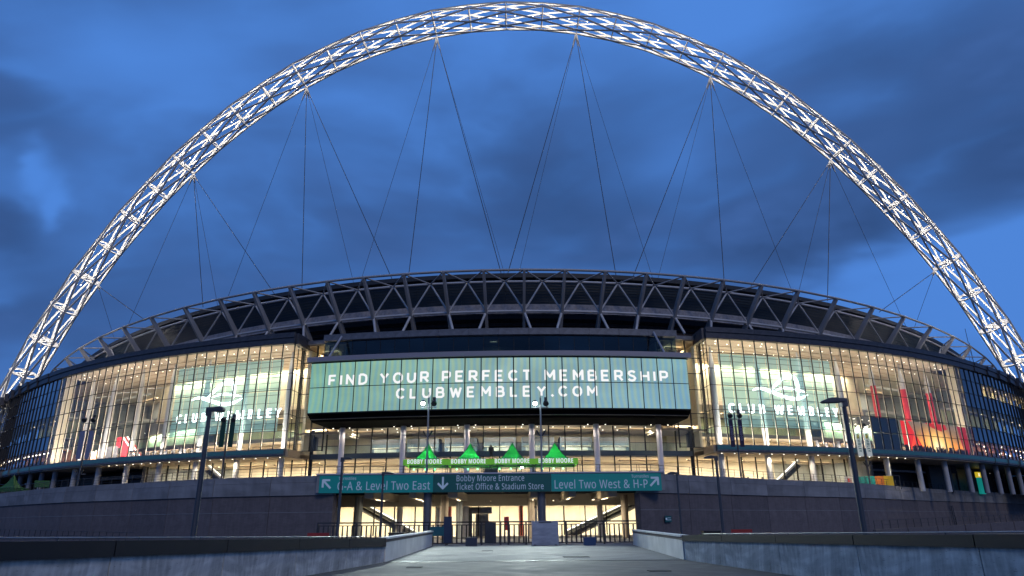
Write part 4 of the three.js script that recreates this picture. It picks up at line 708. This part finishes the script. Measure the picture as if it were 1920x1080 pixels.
// ------------------------------------------------------------ green tents on the podium
const tentGreen = new THREE.MeshPhysicalMaterial({ color: lin(0.025, 0.42, 0.075), roughness: 0.95, transmission: 0.45, thickness: 0 });
const valanceGlowGreen = std([0.17, 0.5, 0.04], 0.7, 0, { emissive: lin(0.17, 0.5, 0.04), emissiveIntensity: 0.32 }), tentGlowWhite = std([0.85, 0.88, 0.85], 0.6, 0, { emissive: lin(0.9, 1, 0.9), emissiveIntensity: 0.6 });  // valance and lettering glow by themselves, standing in for lamplight through the cloth
const dimGreen = std([0.02, 0.1, 0.03], 0.7);  // darker copy of the green; puts shade into the rear valance colour
function tent(x, d, label, text, base = 4.2, size = 4.9, lit = true) {
  const t = thing('pavilion_tent', label, 'tent', text ? 'green peaked tents in a row on the podium' : null, [x, e(base), -d]), h = size / 2;
  const prof = [[h, 2.45], [h * 0.66, 2.5], [h * 0.5, 2.68], [h * 0.32, 3.15], [h * 0.14, 3.85], [0.05, 4.4], [0.0, 4.46]], pos = [];
  for (let k = 0; k < 4; k++) for (let i = 0; i + 1 < prof.length; i++) {
    const [r0, y0] = prof[i], [r1, y1] = prof[i + 1], c = q => [[1, 1], [-1, 1], [-1, -1], [1, -1]][q % 4], A = c(k), B = c(k + 1);
    const p = (r, y, v) => [v[0] * r, y, v[1] * r]; const a = p(r0, y0, A), b = p(r0, y0, B), cc = p(r1, y1, B), dd = p(r1, y1, A); for (const v of [a, cc, b, a, dd, cc]) pos.push(...v);
  }
  const g = new THREE.BufferGeometry(); g.setAttribute('position', new THREE.Float32BufferAttribute(pos, 3)); g.computeVertexNormals();
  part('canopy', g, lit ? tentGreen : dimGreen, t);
  for (const [a, b] of [[1, 1], [-1, 1], [1, -1], [-1, -1]]) for (let i = 0; i + 2 < prof.length; i++) part('seam', tubeGeo(V(a * prof[i][0], prof[i][1], b * prof[i][0]), V(a * prof[i + 1][0], prof[i + 1][1], b * prof[i + 1][0]), 0.025, undefined, 5), dimGreen, t);
  part('finial', new THREE.SphereGeometry(0.07, 8, 6).translate(0, 4.5, 0), M.steel, t);
  for (const [dx, dz, ry] of [[0, h, 0], [0, -h, 0], [h, 0, 1], [-h, 0, 1]]) part('valance', ry ? box(0.03, 0.62, size, dx, 2.15, dz) : box(size, 0.62, 0.03, dx, 2.15, dz), lit && dz >= 0 ? valanceGlowGreen : dimGreen, t);
  for (const a of [-1, 1]) for (const b of [-1, 1]) part('leg', box(0.09, 2.4, 0.09, a * (h - 0.08), 1.2, b * (h - 0.08)), M.steelDark, t);
  for (const a of [-1, 1]) part('crossbar', tubeGeo(V(-h, 1.75, a * (h - 0.1)), V(h, 1.75, a * (h - 0.1)), 0.03), M.steel, t);
  for (const a of [-1, 1]) part('cross_frame', tubeGeo(V(a * (h - 0.08), 1.7, h - 0.1), V(a * (h - 0.9), 1.95, h - 0.1), 0.025), M.white, t);
  if (text) { const m = part('lettering', fitted(text, 0.5, 3.9, 'center', fontBold), tentGlowWhite, t); m.position.set(-0.05, 1.97, h + 0.02); }
  if (lit) {
    for (const q of [-1.5, -0.2, 0.9]) part('tent_light', new THREE.SphereGeometry(0.1, 10, 8).translate(q, 1.5, 0.4), G.green, t);
    part('tent_lamp', new THREE.SphereGeometry(0.1, 10, 8).translate(0, 2.55, 0), G.green, t);
    const l = new THREE.PointLight(lin(0.6, 1, 0.65), 25, 0, 2); l.position.set(0, 2.55, 0); l.shadow.radius = 5; t.add(l);
  }
  return t;
}
[['leftmost green peaked tent with white lettering, behind the left floodlit lamp post', -9.95], ['second green peaked tent from the left with white lettering', -5.02], ['third green peaked tent from the left with white lettering', -0.1], ['rightmost green peaked tent with white lettering, behind the right floodlit post', 4.83]].forEach(([l, x]) => tent(x, 81.4, l, 'BOBBY MOORE'));
tent(-81.5, 115, 'dark green tent with pale edge far left on the podium', null, 3.2, 3.6, false);
{
  const b = thing('green_board', 'dim green board under the far left colonnade', 'board', null, [-72, e(4.2), -108]); b.rotation.y = 0.6; part('panel', box(2.0, 1.0, 0.1, 0, 1.7, 0), dimGreen, b); part('leg', box(0.08, 1.3, 0.08, -0.8, 0.65, 0), M.steelDark, b); part('leg', box(0.08, 1.3, 0.08, 0.8, 0.65, 0), M.steelDark, b);
}
// statue of a standing figure on a plinth behind the tents
{
  const s = thing('statue', 'dark bronze statue of a standing man on a plinth behind the tents', 'statue', null, [-2.85, e(4.2), -90]);
  part('plinth', mergeGeometries([box(1.7, 3.1, 1.4, 0, 1.55, 0), box(1.95, 0.18, 1.65, 0, 3.19, 0), box(2.0, 0.3, 1.7, 0, 0.15, 0.001)]), M.slabDark, s);
  const mat = std([0.05, 0.045, 0.04], 0.4, 0.6), N = 56, mc = new MarchingCubes(N, mat, false, false, 120000), S = 2.6;
  const J = { hip: [0, 1.0, 0], chest: [0, 1.42, 0.02], neck: [0, 1.6, 0.02], head: [0, 1.74, 0.04] }, caps = [[J.hip, J.chest, 0.15, 0.19], [J.chest, J.neck, 0.13, 0.07], [J.neck, J.head, 0.075, 0.075], [J.head, [0, 1.79, 0.04], 0.1, 0.1]];
  for (const k of [-1, 1]) caps.push([[k * 0.09, 0.98, 0], [k * 0.13, 0.52, 0.03], 0.11, 0.075], [[k * 0.13, 0.52, 0.03], [k * 0.15, 0.08, -0.01], 0.075, 0.05], [[k * 0.15, 0.05, 0], [k * 0.17, 0.04, 0.2], 0.055, 0.045], [[k * 0.2, 1.5, 0], [k * 0.31, 1.22, 0], 0.075, 0.055], [[k * 0.31, 1.22, 0], [k * 0.2, 1.06, 0.14], 0.055, 0.042], [[-0.2 * 1, 1.5, 0], [0.2, 1.5, 0], 0.09, 0.09]);
  const dist = (p, a, b, r0, r1) => { const ab = [b[0] - a[0], b[1] - a[1], b[2] - a[2]], ap = [p[0] - a[0], p[1] - a[1], p[2] - a[2]], L = ab[0] ** 2 + ab[1] ** 2 + ab[2] ** 2, t = Math.min(1, Math.max(0, (ap[0] * ab[0] + ap[1] * ab[1] + ap[2] * ab[2]) / L)); return Math.hypot(ap[0] - ab[0] * t, ap[1] - ab[1] * t, ap[2] - ab[2] * t) - (r0 + (r1 - r0) * t); };
  for (let z = 0; z < N; z++) for (let y = 0; y < N; y++) for (let x = 0; x < N; x++) {
    const h = N / 2, p = [(x - h) / h * S / 2, (y - h) / h * S / 2 + 0.95, (z - h) / h * S / 2]; let a = 0; for (const c of caps) a += Math.exp(-dist(p, ...c) / 0.035);
    mc.field[x + y * N + z * N * N] = Math.log(Math.max(a, 1e-12)) * 0.035;
  }
  mc.isolation = 0; mc.update();
  const g = new THREE.BufferGeometry(), n = mc.count; g.setAttribute('position', new THREE.Float32BufferAttribute(Array.from(mc.positionArray.slice(0, n * 3)), 3)); g.setAttribute('normal', new THREE.Float32BufferAttribute(Array.from(mc.normalArray.slice(0, n * 3)), 3));
  g.scale(S / 2, S / 2, S / 2); const m = part('figure', g, mat, s); m.position.set(0, 3.28 + 0.95, 0);
}

// ------------------------------------------------------------ plaza fence and things before it
{
  const f = thing('entrance_fence', 'dark steel fence of upright bars and gates across the sunken entrance', 'fence', null, [0, 0, 0]), bg = new THREE.BoxGeometry(0.13, 1.6, 0.06), d = 65.2;
  const gaps = [[-9.0, -8.4], [1.5, 4.0]];
  for (let x = -17.6; x < 11.4; x += 0.43) part('bar', bg, M.steelDark, f).position.set(x, e(-1.07), -d);
  for (const x of [-17.7, -14.2, -10.9, -7.6, -6.0, -3.6, -2.9, -1.2, -0.5, 1.1, 4.7, 8.1, 11.3]) part('post', box(0.16, 1.95, 0.16, x, e(-1.02), -d), M.steelDark, f);
  for (const y of [-0.06, -0.3, -1.85]) part('rail', box(29.1, y === -0.06 ? 0.12 : 0.08, 0.07, -3.2, e(y), -d + 0.04), M.steelDark, f);
  part('gate_panel', box(1.0, 1.75, 0.06, -2.1, e(-1.0), -d + 0.15), M.steelDark, f);
}
{
  const b = thing('white_cabinet', 'white metal cabinet with three panels before the entrance fence', 'cabinet', null, [2.72, 0, -63.2]), m = std([0.5, 0.55, 0.66], 0.55, 0, { map: metalTex });
  part('body', box(2.3, 1.98, 0.5, 0, 1.0, 0), m, b); part('top_panel', box(2.34, 0.26, 0.54, 0, 1.87, 0), m, b); part('mid_panel', box(2.1, 0.75, 0.03, 0, 1.25, 0.262), m, b); part('lower_panel', box(2.1, 0.62, 0.03, 0, 0.45, 0.262), m, b); part('label_plate', box(1.1, 0.09, 0.02, 0, 1.9, 0.28), M.steelDark, b);
  for (const x of [-1, 1]) part('foot', box(0.2, 0.06, 0.7, x * 0.9, 0.03, 0), M.steelDark, b);
}
for (const [x, w, h, lab, c] of [[-3.62, 0.98, 0.7, 'dark blue low box before the fence left of the gate', [0.03, 0.04, 0.07]], [6.45, 1.0, 0.66, 'blue low box before the fence right of the white cabinet', [0.02, 0.06, 0.16]]]) {
  const b = thing('low_box', lab, 'box', null, [x, 0, -62]), m = std(c, 0.6); part('body', box(w, h - 0.08, 0.6, 0, (h - 0.08) / 2, 0), m, b); part('lid', box(w + 0.06, 0.07, 0.66, 0, h - 0.04, 0), m, b); if (x < 0) part('stake', box(0.05, 0.4, 0.05, 0.05, h + 0.18, 0), M.steelDark, b);
}
{
  const b = thing('notice_board', 'dark blue upright notice board with teal side panel left of the gate', 'notice board', null, [-6.1, 0, -63.9]);
  part('board', box(0.72, 2.2, 0.1, 0.25, 1.32, 0), std([0.02, 0.035, 0.08], 0.5), b); part('side_panel', box(1.25, 0.8, 0.08, -0.7, 1.2, 0.02), std([0.005, 0.1, 0.13], 0.5), b); part('leg', box(0.08, 1.2, 0.08, 0.1, 0.6, -0.08), M.steelDark, b); part('leg', box(0.08, 0.9, 0.08, -1.1, 0.45, -0.05), M.steelDark, b);
}
for (const [x, d, lab] of [[-10.1, 62.5, 'black planter box beside the left lamp post at the fence'], [15.9, 58.5, 'black box beside the right lamp posts before the podium wall']]) { const b = thing('planter_box', lab, 'planter', null, [x, 0, -d]); part('tub', box(1.3, 1.05, 0.8, 0, 0.53, 0), M.black, b); part('rim', box(1.4, 0.1, 0.9, 0, 1.1, 0), M.black, b); }
for (const [x, d, lab] of [[-16.2, 60, 'low red barrier behind the left parapet'], [19.5, 62, 'low red barrier behind the right parapet']]) { const b = thing('red_barrier', lab, 'barrier', null, [x, 0, -d]); part('plank', box(1.8, 0.28, 0.08, 0, 1.05, 0), std([0.3, 0.02, 0.02], 0.6), b); for (const q of [-0.7, 0.7]) part('leg', box(0.08, 0.95, 0.3, q, 0.47, 0), M.steelDark, b); }
{
  const f = thing('floodlight_box', 'small bright floodlight on the podium edge at the tents', 'lamp', null, [0.9, e(4.2), -76]); part('housing', box(0.3, 0.24, 0.14, 0, 1.25, 0), M.steelDark, f); part('lamp', box(0.24, 0.18, 0.03, 0, 1.25, 0.09), G.cool, f); part('stand', box(0.05, 1.15, 0.05, 0, 0.57, 0), M.steelDark, f);
}

const coverMat = std([0.045, 0.047, 0.05], 0.95);
for (const [x, d, w, h, lab] of [[3.6, 42.5, 1.5, 1.1, 'dark rectangular access cover in the ground right of centre near the drain'], [-1.9, 52, 0.8, 0.8, 'small square access cover in the paving before the fence'], [-4.6, 34, 0.7, 0.7, 'small square access cover in the dark ground near the left low wall'], [6.0, 30.5, 0.9, 0.6, 'small oblong access cover in the dark ground near the right low wall']]) {
  const c = thing('access_cover', lab, 'ground cover', null, [x, 0.006, -d]); part('lid', box(w - 0.08, 0.012, h - 0.08, 0, 0.008, 0), coverMat, c); for (const q of [-1, 1]) { part('frame', box(w, 0.018, 0.04, 0, 0.009, q * (h / 2 - 0.02)), coverMat, c); part('frame', box(0.04, 0.018, h - 0.08, q * (w / 2 - 0.02), 0.009, 0), coverMat, c); }
}
// ------------------------------------------------------------ foreground parapets
function parapet(side) {
  const L = side < 0, name = L ? 'left' : 'right', w = thing('low_wall', L ? 'low concrete wall with dark capping flanking the approach at left' : 'low concrete wall with dark capping flanking the approach at right', 'wall');
  const far = L ? [-7.5, 63] : [10.6, 62.2], knee = L ? [-7.2, 38.6] : [9.35, 38.6], near = L ? [-12.8, 3] : [13.9, 3];
  const yc = L ? [-1.24, -0.42] : [-1.07, -0.44], cap = L ? [-0.80, -0.08] : [-0.77, -0.12], dir = L ? 1 : -1;
  // light painted end with coping
  const seg = (n, a, b, t, y0, ya, yb, m) => { const [p, q, u, v] = L ? [b, a, yb, ya] : [a, b, ya, yb]; return part(n, L ? wallBox(a, b, t, y0, yb, ya, y0) : wallBox(b, a, t, y0, ya, yb, y0), m, w); };
  seg('painted_section', knee, far, -0.4 * 1, 0, e(-1.02), e(-1.0), M.painted);
  seg('stripe', [knee[0] + dir * 0.0, knee[1]], far, -0.42, e(-1.02) + 0.003, e(-0.86), e(-0.84), M.brownStripe);
  seg('coping', knee, far, -0.5, e(-0.855), e(-0.77), e(-0.75), M.painted);
  const n = 7;
  for (let i = 0; i < n; i++) {
    const f0 = i / n, f1 = (i + 1) / n - 0.0012, P = f => [knee[0] + (near[0] - knee[0]) * f, knee[1] + (near[1] - knee[1]) * f], y = f => yc[0] + (yc[1] - yc[0]) * f, c = f => cap[0] + (cap[1] - cap[0]) * f;
    seg('concrete_panel', P(f1), P(f0), -0.35, 0, e(y(f1)), e(y(f0)), M.concrete);
    const A = P(f1), B = P(f0);
    // dark capping set back a little, top at the coping line
    const o = L ? -0.06 : 0.06, A2 = [A[0] + o, A[1]], B2 = [B[0] + o, B[1]];
    part('capping', L ? wallBox(A2, B2, -0.5, e(y(f0)) + 0.004, e(c(f0)), e(c(f1)), e(y(f1)) + 0.004) : wallBox(B2, A2, -0.5, e(y(f1)) + 0.004, e(c(f1)), e(c(f0)), e(y(f0)) + 0.004), M.darkCap, w);
  }
  const r = thing('handrail', L ? 'thin steel handrail along the left low wall' : 'thin steel handrail along the right low wall', 'handrail'), P = f => V((L ? -0.75 : 0.75) + knee[0] + (near[0] - knee[0]) * f, e(cap[0] + (cap[1] - cap[0]) * f + (L ? 0.07 : 0.05)), -(knee[1] + (near[1] - knee[1]) * f));
  for (let i = 0; i < 12; i++) { part('rail', tubeGeo(P(i / 12), P((i + 1) / 12), 0.024, undefined, 6), M.poleLight, r); part('post', tubeGeo(P(i / 12).setY(0), P(i / 12), 0.026, undefined, 6), M.pole, r); }
}
parapet(-1); parapet(1);
// low ramps before the podium on either side, each with its wall and railing
for (const s of [-1, 1]) {
  const r = thing('ramp_wall', s < 0 ? 'low brown ramp wall with thin railing before the left podium wall' : 'low brown ramp wall with thin railing before the right podium wall', 'wall');
  const a = s < 0 ? [-86, 106] : [42, 84], b = s < 0 ? [-40, 76] : [100, 121], n = 10;
  for (let i = 0; i < n; i++) {
    const P = f => [a[0] + (b[0] - a[0]) * f, a[1] + (b[1] - a[1]) * f], h = f => s < 0 ? 0.75 - 0.6 * f : 0.75 + 1.3 * f, f0 = i / n, f1 = (i + 1) / n - 0.003;
    part('wall_panel', wallBox(P(f0), P(f1), 0.4, 0, h(f1), h(f0), 0), M.podium, r);
    for (let q = 0; q < 4; q++) { const f = f0 + (f1 - f0) * q / 4, p = P(f); part('post', box(0.05, 1.0, 0.05, p[0], h(f) + 0.5, -p[1] - 0.2), M.steelDark, r); }
    for (const k of [0.5, 0.98]) part('rail', tubeGeo(V(P(f0)[0], h(f0) + k, -P(f0)[1] - 0.2), V(P(f1)[0], h(f1) + k, -P(f1)[1] - 0.2), 0.025, undefined, 5), M.steelDark, r);
  }
}

// ------------------------------------------------------------ lamp posts
function lampPost({ name = 'lamp_post', label, group, pos: [x, d], base, top, r = 0.09, arm = null, mat = M.pole, banners, lit = 0, bracket, spot, flood, lean }) {
  const p = thing(name, label, 'lamp post', group, [x, e(base), -d]), h = top - base;
  part('pole', new THREE.CylinderGeometry(r * 0.72, r, h, 14).translate(0, h / 2, 0), mat, p); part('base_plate', new THREE.CylinderGeometry(r * 1.9, r * 2, 0.12, 14).translate(0, 0.06, 0), mat, p);
  if (arm) {                                                          // one flat head on a short arm
    const s = arm; part('collar', box(r * 2.1, 0.34, r * 2.1, 0, h - 0.1, 0), mat, p);
    const sh = new THREE.Shape(); sh.moveTo(0, 0.05); sh.lineTo(0.32, 0.11); sh.quadraticCurveTo(0.62, 0.12, 0.98 * Math.abs(s), -0.03); sh.lineTo(0.92 * Math.abs(s), -0.07); sh.lineTo(0.3, -0.06); sh.lineTo(0, -0.02); sh.closePath();
    const g = new THREE.ExtrudeGeometry(sh, { depth: 0.26, bevelEnabled: true, bevelSize: 0.02, bevelThickness: 0.03, bevelSegments: 2 }); g.translate(0, 0, -0.13); if (s < 0) g.rotateY(Math.PI);
    part('lamp_head', g, mat, p).position.set(0, h - 0.03, 0);
  }
  if (bracket) for (const q of [-1, 1]) { part('bracket_lamp', tubeGeo(V(q * 0.12, bracket - 0.35, 0.06), V(q * 0.5, bracket + 0.3, 0.06), 0.07, 0.11, 8), M.steelDark, p); }
  if (bracket) part('bracket_bar', box(1.7, 0.05, 0.05, 0, bracket - 0.25, 0), M.steel, p);
  if (banners) {
    const { y0, y1, w, x: bx, mat: bm, mark } = banners;
    for (const q of [-1, 1]) {
      const b = part('banner', box(w, y1 - y0, 0.03, q * bx, (y0 + y1) / 2, 0.05), bm, p); part('banner_arm', box(w + 0.25, 0.04, 0.04, q * (bx - 0.05), y1 + 0.03, 0.05), mat, p);
      if (mark) { const t = part('lettering', lettering(mark.text, mark.size, fontBold, 0.02, 0.01), mark.mat, b); t.rotation.z = -Math.PI / 2; t.position.set(q * bx - mark.size / 2 + 0.02, (y0 + y1) / 2, 0.07); part('stripe', box(w * 0.5, (y1 - y0) * 0.16, 0.01, q * bx, y1 - (y1 - y0) * 0.27, 0.072), mark.mat2, b); }
    }
  }
  if (flood) {                                                        // top bar with flood heads
    part('top_bar', box(1.8, 0.08, 0.1, 0, h - 1.1, 0), mat, p); part('finial', box(0.06, 0.7, 0.06, 0, h + 0.3, 0), mat, p);
    for (const q of [-1, 1]) {
      const on = lit === 2 || (lit === 1 && q < 0);
      part('flood_head', new THREE.CylinderGeometry(0.26, 0.34, 0.42, 14).rotateX(-0.9).translate(q * 0.62, h - 0.62, 0.1), M.steelDark, p);
      if (on) part('lamp', new THREE.SphereGeometry(0.23, 14, 10).translate(q * 0.62, h - 0.72, 0.32), flood.glow ?? G.cool, p);
      if (on && flood.intensity) {
        const l = new THREE.SpotLight(lin(0.86, 1, 0.94), flood.intensity, 0, flood.angle ?? 0.42, 0.7, 2); l.position.set(q * 0.62, h - 0.72, 0.34); l.target.position.set(flood.to[0] - x, -e(base), -flood.to[1] + d); l.castShadow = true; l.shadow.radius = 10; p.add(l, l.target);
      }
    }
    part('ballast_box', box(0.34, 0.5, 0.3, 0.62, h - 0.2, -0.1), M.steelDark, p);
  }
  return p;
}
lampPost({ label: 'nearest tall dark lamp post at left with one flat head', pos: [-12.4, 28], base: -2, top: 4.42, r: 0.118, arm: 0.55 });
lampPost({ label: 'nearest tall dark lamp post at right with one flat head', pos: [13.55, 28], base: -2, top: 4.6, r: 0.118, arm: -0.9 });
lampPost({ label: 'slim lamp post with one head before the left end of the signs', pos: [-13.65, 56], base: -2, top: 4.85, r: 0.13, arm: 0.75 });
lampPost({ label: 'slim lamp post with one head before the first teal sign and fence', pos: [-11.45, 62], base: -2, top: 4.1, r: 0.12, arm: 0.9 });
lampPost({ label: 'slim lamp post with one head leaning before the right podium wall', pos: [15.9, 55], base: -2, top: 4.65, r: 0.13, arm: -0.95 });
lampPost({ label: 'thinnest lamp post just right of the signs', pos: [14.35, 62], base: -2, top: 3.9, r: 0.1, arm: -0.8 });
const tall = { base: 4.2, mat: M.poleLight, r: 0.12, flood: { intensity: 2100, to: [-3, 44], angle: 0.46 }, lit: 1, bracket: 5.2 };
lampPost({ ...tall, label: 'tall lamp post with bright white floodlight left, rising before the first tent', pos: [-9.65, 78.2], top: 13.5 });
lampPost({ ...tall, label: 'tall lamp post with bright white floodlight right, rising before the fourth tent', pos: [3.15, 78.2], top: 13.4, flood: { ...tall.flood, to: [2, 44] } });
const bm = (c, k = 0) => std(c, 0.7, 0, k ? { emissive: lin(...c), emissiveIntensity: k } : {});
lampPost({ label: 'lamp post with two dark green hanging banners before the left facade', pos: [-36.4, 88], base: 4.2, top: 13.2, r: 0.13, flood: {}, banners: { y0: 4.9, y1: 8.3, w: 0.6, x: 0.58, mat: bm([0.004, 0.05, 0.035]) } });
lampPost({ label: 'lamp post with two pale blue banners far left', pos: [-59.8, 97], base: 4.2, top: 14.6, r: 0.14, flood: {}, bracket: 2.6, banners: { y0: 4.4, y1: 8.2, w: 0.7, x: 0.6, mat: bm([0.16, 0.19, 0.3]) } });
lampPost({ label: 'lamp post with two dark purple banners before the right facade', pos: [29.0, 90], base: 4.2, top: 13.5, r: 0.13, flood: {}, banners: { y0: 4.65, y1: 8.1, w: 0.55, x: 0.6, mat: bm([0.02, 0.014, 0.05]), mark: { text: 'LONDON', size: 0.3, mat: bm([0.2, 0.2, 0.3]), mat2: bm([0.05, 0.03, 0.1]) } } });
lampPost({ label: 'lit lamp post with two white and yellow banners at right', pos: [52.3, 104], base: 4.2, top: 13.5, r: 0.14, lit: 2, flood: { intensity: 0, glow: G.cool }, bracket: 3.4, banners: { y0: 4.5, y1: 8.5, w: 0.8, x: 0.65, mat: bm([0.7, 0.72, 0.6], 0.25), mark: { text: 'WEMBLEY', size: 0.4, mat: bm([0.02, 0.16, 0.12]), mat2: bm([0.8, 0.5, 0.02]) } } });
lampPost({ label: 'dark unlit lamp post with two dark banners before the mural', pos: [78.2, 126.5], base: 4.2, top: 15.6, r: 0.16, flood: {}, banners: { y0: 3.3, y1: 9.2, w: 0.9, x: 0.75, mat: bm([0.02, 0.022, 0.035]) } });
lampPost({ label: 'lit lamp post at the far right edge of the podium', pos: [94.4, 138], base: 4.2, top: 14.2, r: 0.16, mat: M.poleLight, lit: 2, flood: { glow: G.cool }, bracket: 3 });
// boards on the right part of the podium
{
  const b = thing('event_hoarding', 'long multicoloured hoarding board on the right podium', 'hoarding', null, [54.6, e(4.2), -108]); b.rotation.y = 0.12;
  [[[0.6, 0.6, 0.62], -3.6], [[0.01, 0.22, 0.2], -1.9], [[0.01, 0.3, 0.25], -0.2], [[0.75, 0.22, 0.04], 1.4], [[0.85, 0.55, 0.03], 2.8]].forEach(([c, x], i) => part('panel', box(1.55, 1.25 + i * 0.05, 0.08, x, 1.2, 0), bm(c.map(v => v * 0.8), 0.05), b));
  for (const x of [-4.2, -1, 2.1, 3.7]) part('leg', box(0.08, 1.9, 0.08, x, 0.95, -0.1), M.steelDark, b); part('frame', box(0.9, 0.08, 0.08, 4.3, 2.0, -0.1), M.steelDark, b); part('frame', box(0.08, 2.0, 0.08, 4.75, 1.0, -0.1), M.steelDark, b);
  for (const q of [[-3.7, 1.3], [-3.3, 1.1]]) part('mark', box(0.3, 0.5, 0.02, q[0], q[1], 0.05), bm([0.5, 0.05, 0.05]), b);
}
{
  const t = thing('gate_totem', 'lit totem with yellow head lettered H and teal body at far right', 'totem', null, [88.9, e(4.2), -135]); t.rotation.y = 0.6;
  part('body', box(1.8, 3.0, 0.4, 0, 1.5, 0), bm([0.01, 0.36, 0.3], 0.45), t); part('head', box(2.1, 1.0, 0.44, 0, 3.5, 0), bm([0.85, 0.62, 0.03], 0.6), t); part('lettering', lettering('H I', 0.62, fontBold, 0.15, 0.02).translate(0, 3.2, 0.23), bm([1, 1, 0.9], 0.8), t);
}
// high tables with stools low behind the glass of both facades
{
  const table = () => { const t = thing('high_table', '', 'table'); part('top', box(3.6, 0.1, 0.8, 0, 1.05, 0), M.seatDark, t); part('modesty_panel', box(3.5, 0.16, 0.05, 0, 0.9, 0.3), M.seatDark, t); for (const q of [-1.6, 0, 1.6]) part('leg', box(0.1, 1.0, 0.6, q, 0.5, 0), M.seatDark, t); return t; };
  const stool = () => { const t = thing('bar_stool', '', 'stool'); part('seat', new THREE.CylinderGeometry(0.22, 0.2, 0.1, 12).translate(0, 0.75, 0), M.brown, t); part('backrest', box(0.42, 0.22, 0.05, 0, 0.95, -0.2), M.seatDark, t); for (const [a, b] of [[-1, -1], [1, -1], [-1, 1], [1, 1]]) part('leg', tubeGeo(V(a * 0.22, 0, b * 0.22), V(a * 0.13, 0.72, b * 0.13), 0.025, undefined, 5), M.seatDark, t); return t; };
  const ORD = ['first', 'second', 'third', 'fourth'], T0 = table(), S0 = stool(); let nt = 0, ns = 0;
  const place = (o, first, base, p, r) => { const m = first ? o : o.clone(); if (!first) { m.name = numbered(base); scene.add(m); } m.position.copy(toWorld(p, r, 9.96)); m.rotation.y = p * RAD + TURN; return m; };
  for (const [s, from, n] of [[1, 21.2, 4], [-1, 20.3, 4]]) for (let i = 0; i < n; i++) {
    const p = s * (from + i * 1.72), side = s > 0 ? 'right' : 'left', m = place(T0, !nt++, 'high_table', p, 135.0);
    m.userData = { label: `${ORD[i]} dark high table counting away from the screen, low behind the ${side} glass facade`, category: 'table', group: `high tables behind the ${side} facade` };
    for (const [k, q] of [-0.5, -0.17, 0.17, 0.5].entries()) { const c = place(S0, !ns++, 'bar_stool', p + s * q, 135.55); c.userData = { label: `${ORD[k]} dark bar stool at the ${ORD[i]} high table behind the ${side} facade`, category: 'stool', group: `bar stools behind the ${side} facade` }; }
  }
}
// ladder on the right podium wall, mast far behind
{
  const l = thing('wall_ladder', 'dark rung ladder fixed to the right podium wall', 'ladder', null, [76.5, e(-2), -125.1]); l.rotation.y = 0.78; for (const q of [-0.45, 0.45]) part('stile', box(0.08, 3.6, 0.08, q, 2.2, 0), M.steelDark, l); for (let i = 0; i < 8; i++) part('rung', box(0.9, 0.05, 0.05, 0, 0.7 + i * 0.45, 0), M.steelDark, l);
  const m = thing('radio_mast', 'thin lattice mast behind the roof at far right', 'mast', null, [154.5, 0, -225]); for (const [a, b] of [[-0.6, -0.5], [0.6, -0.5], [0, 0.6]]) part('leg', tubeGeo(V(a, 0, b), V(a * 0.8, 58, b * 0.8), 0.06, undefined, 5), M.steelDark, m); for (let i = 0; i < 28; i++) part('brace', tubeGeo(V(-0.55, i * 2.05, -0.4), V(0.55, i * 2.05 + 2.05, -0.4), 0.035, undefined, 4), M.steelDark, m); part('antenna', tubeGeo(V(0, 58, 0), V(0, 63, 0), 0.08), M.steelDark, m);
}

const renderer = new THREE.WebGLRenderer({ antialias: true });
renderer.setSize(1024, 576);
renderer.shadowMap.enabled = true;
renderer.toneMapping = THREE.LinearToneMapping;
renderer.toneMappingExposure = EXPOSURE;
renderer.render(scene, camera);
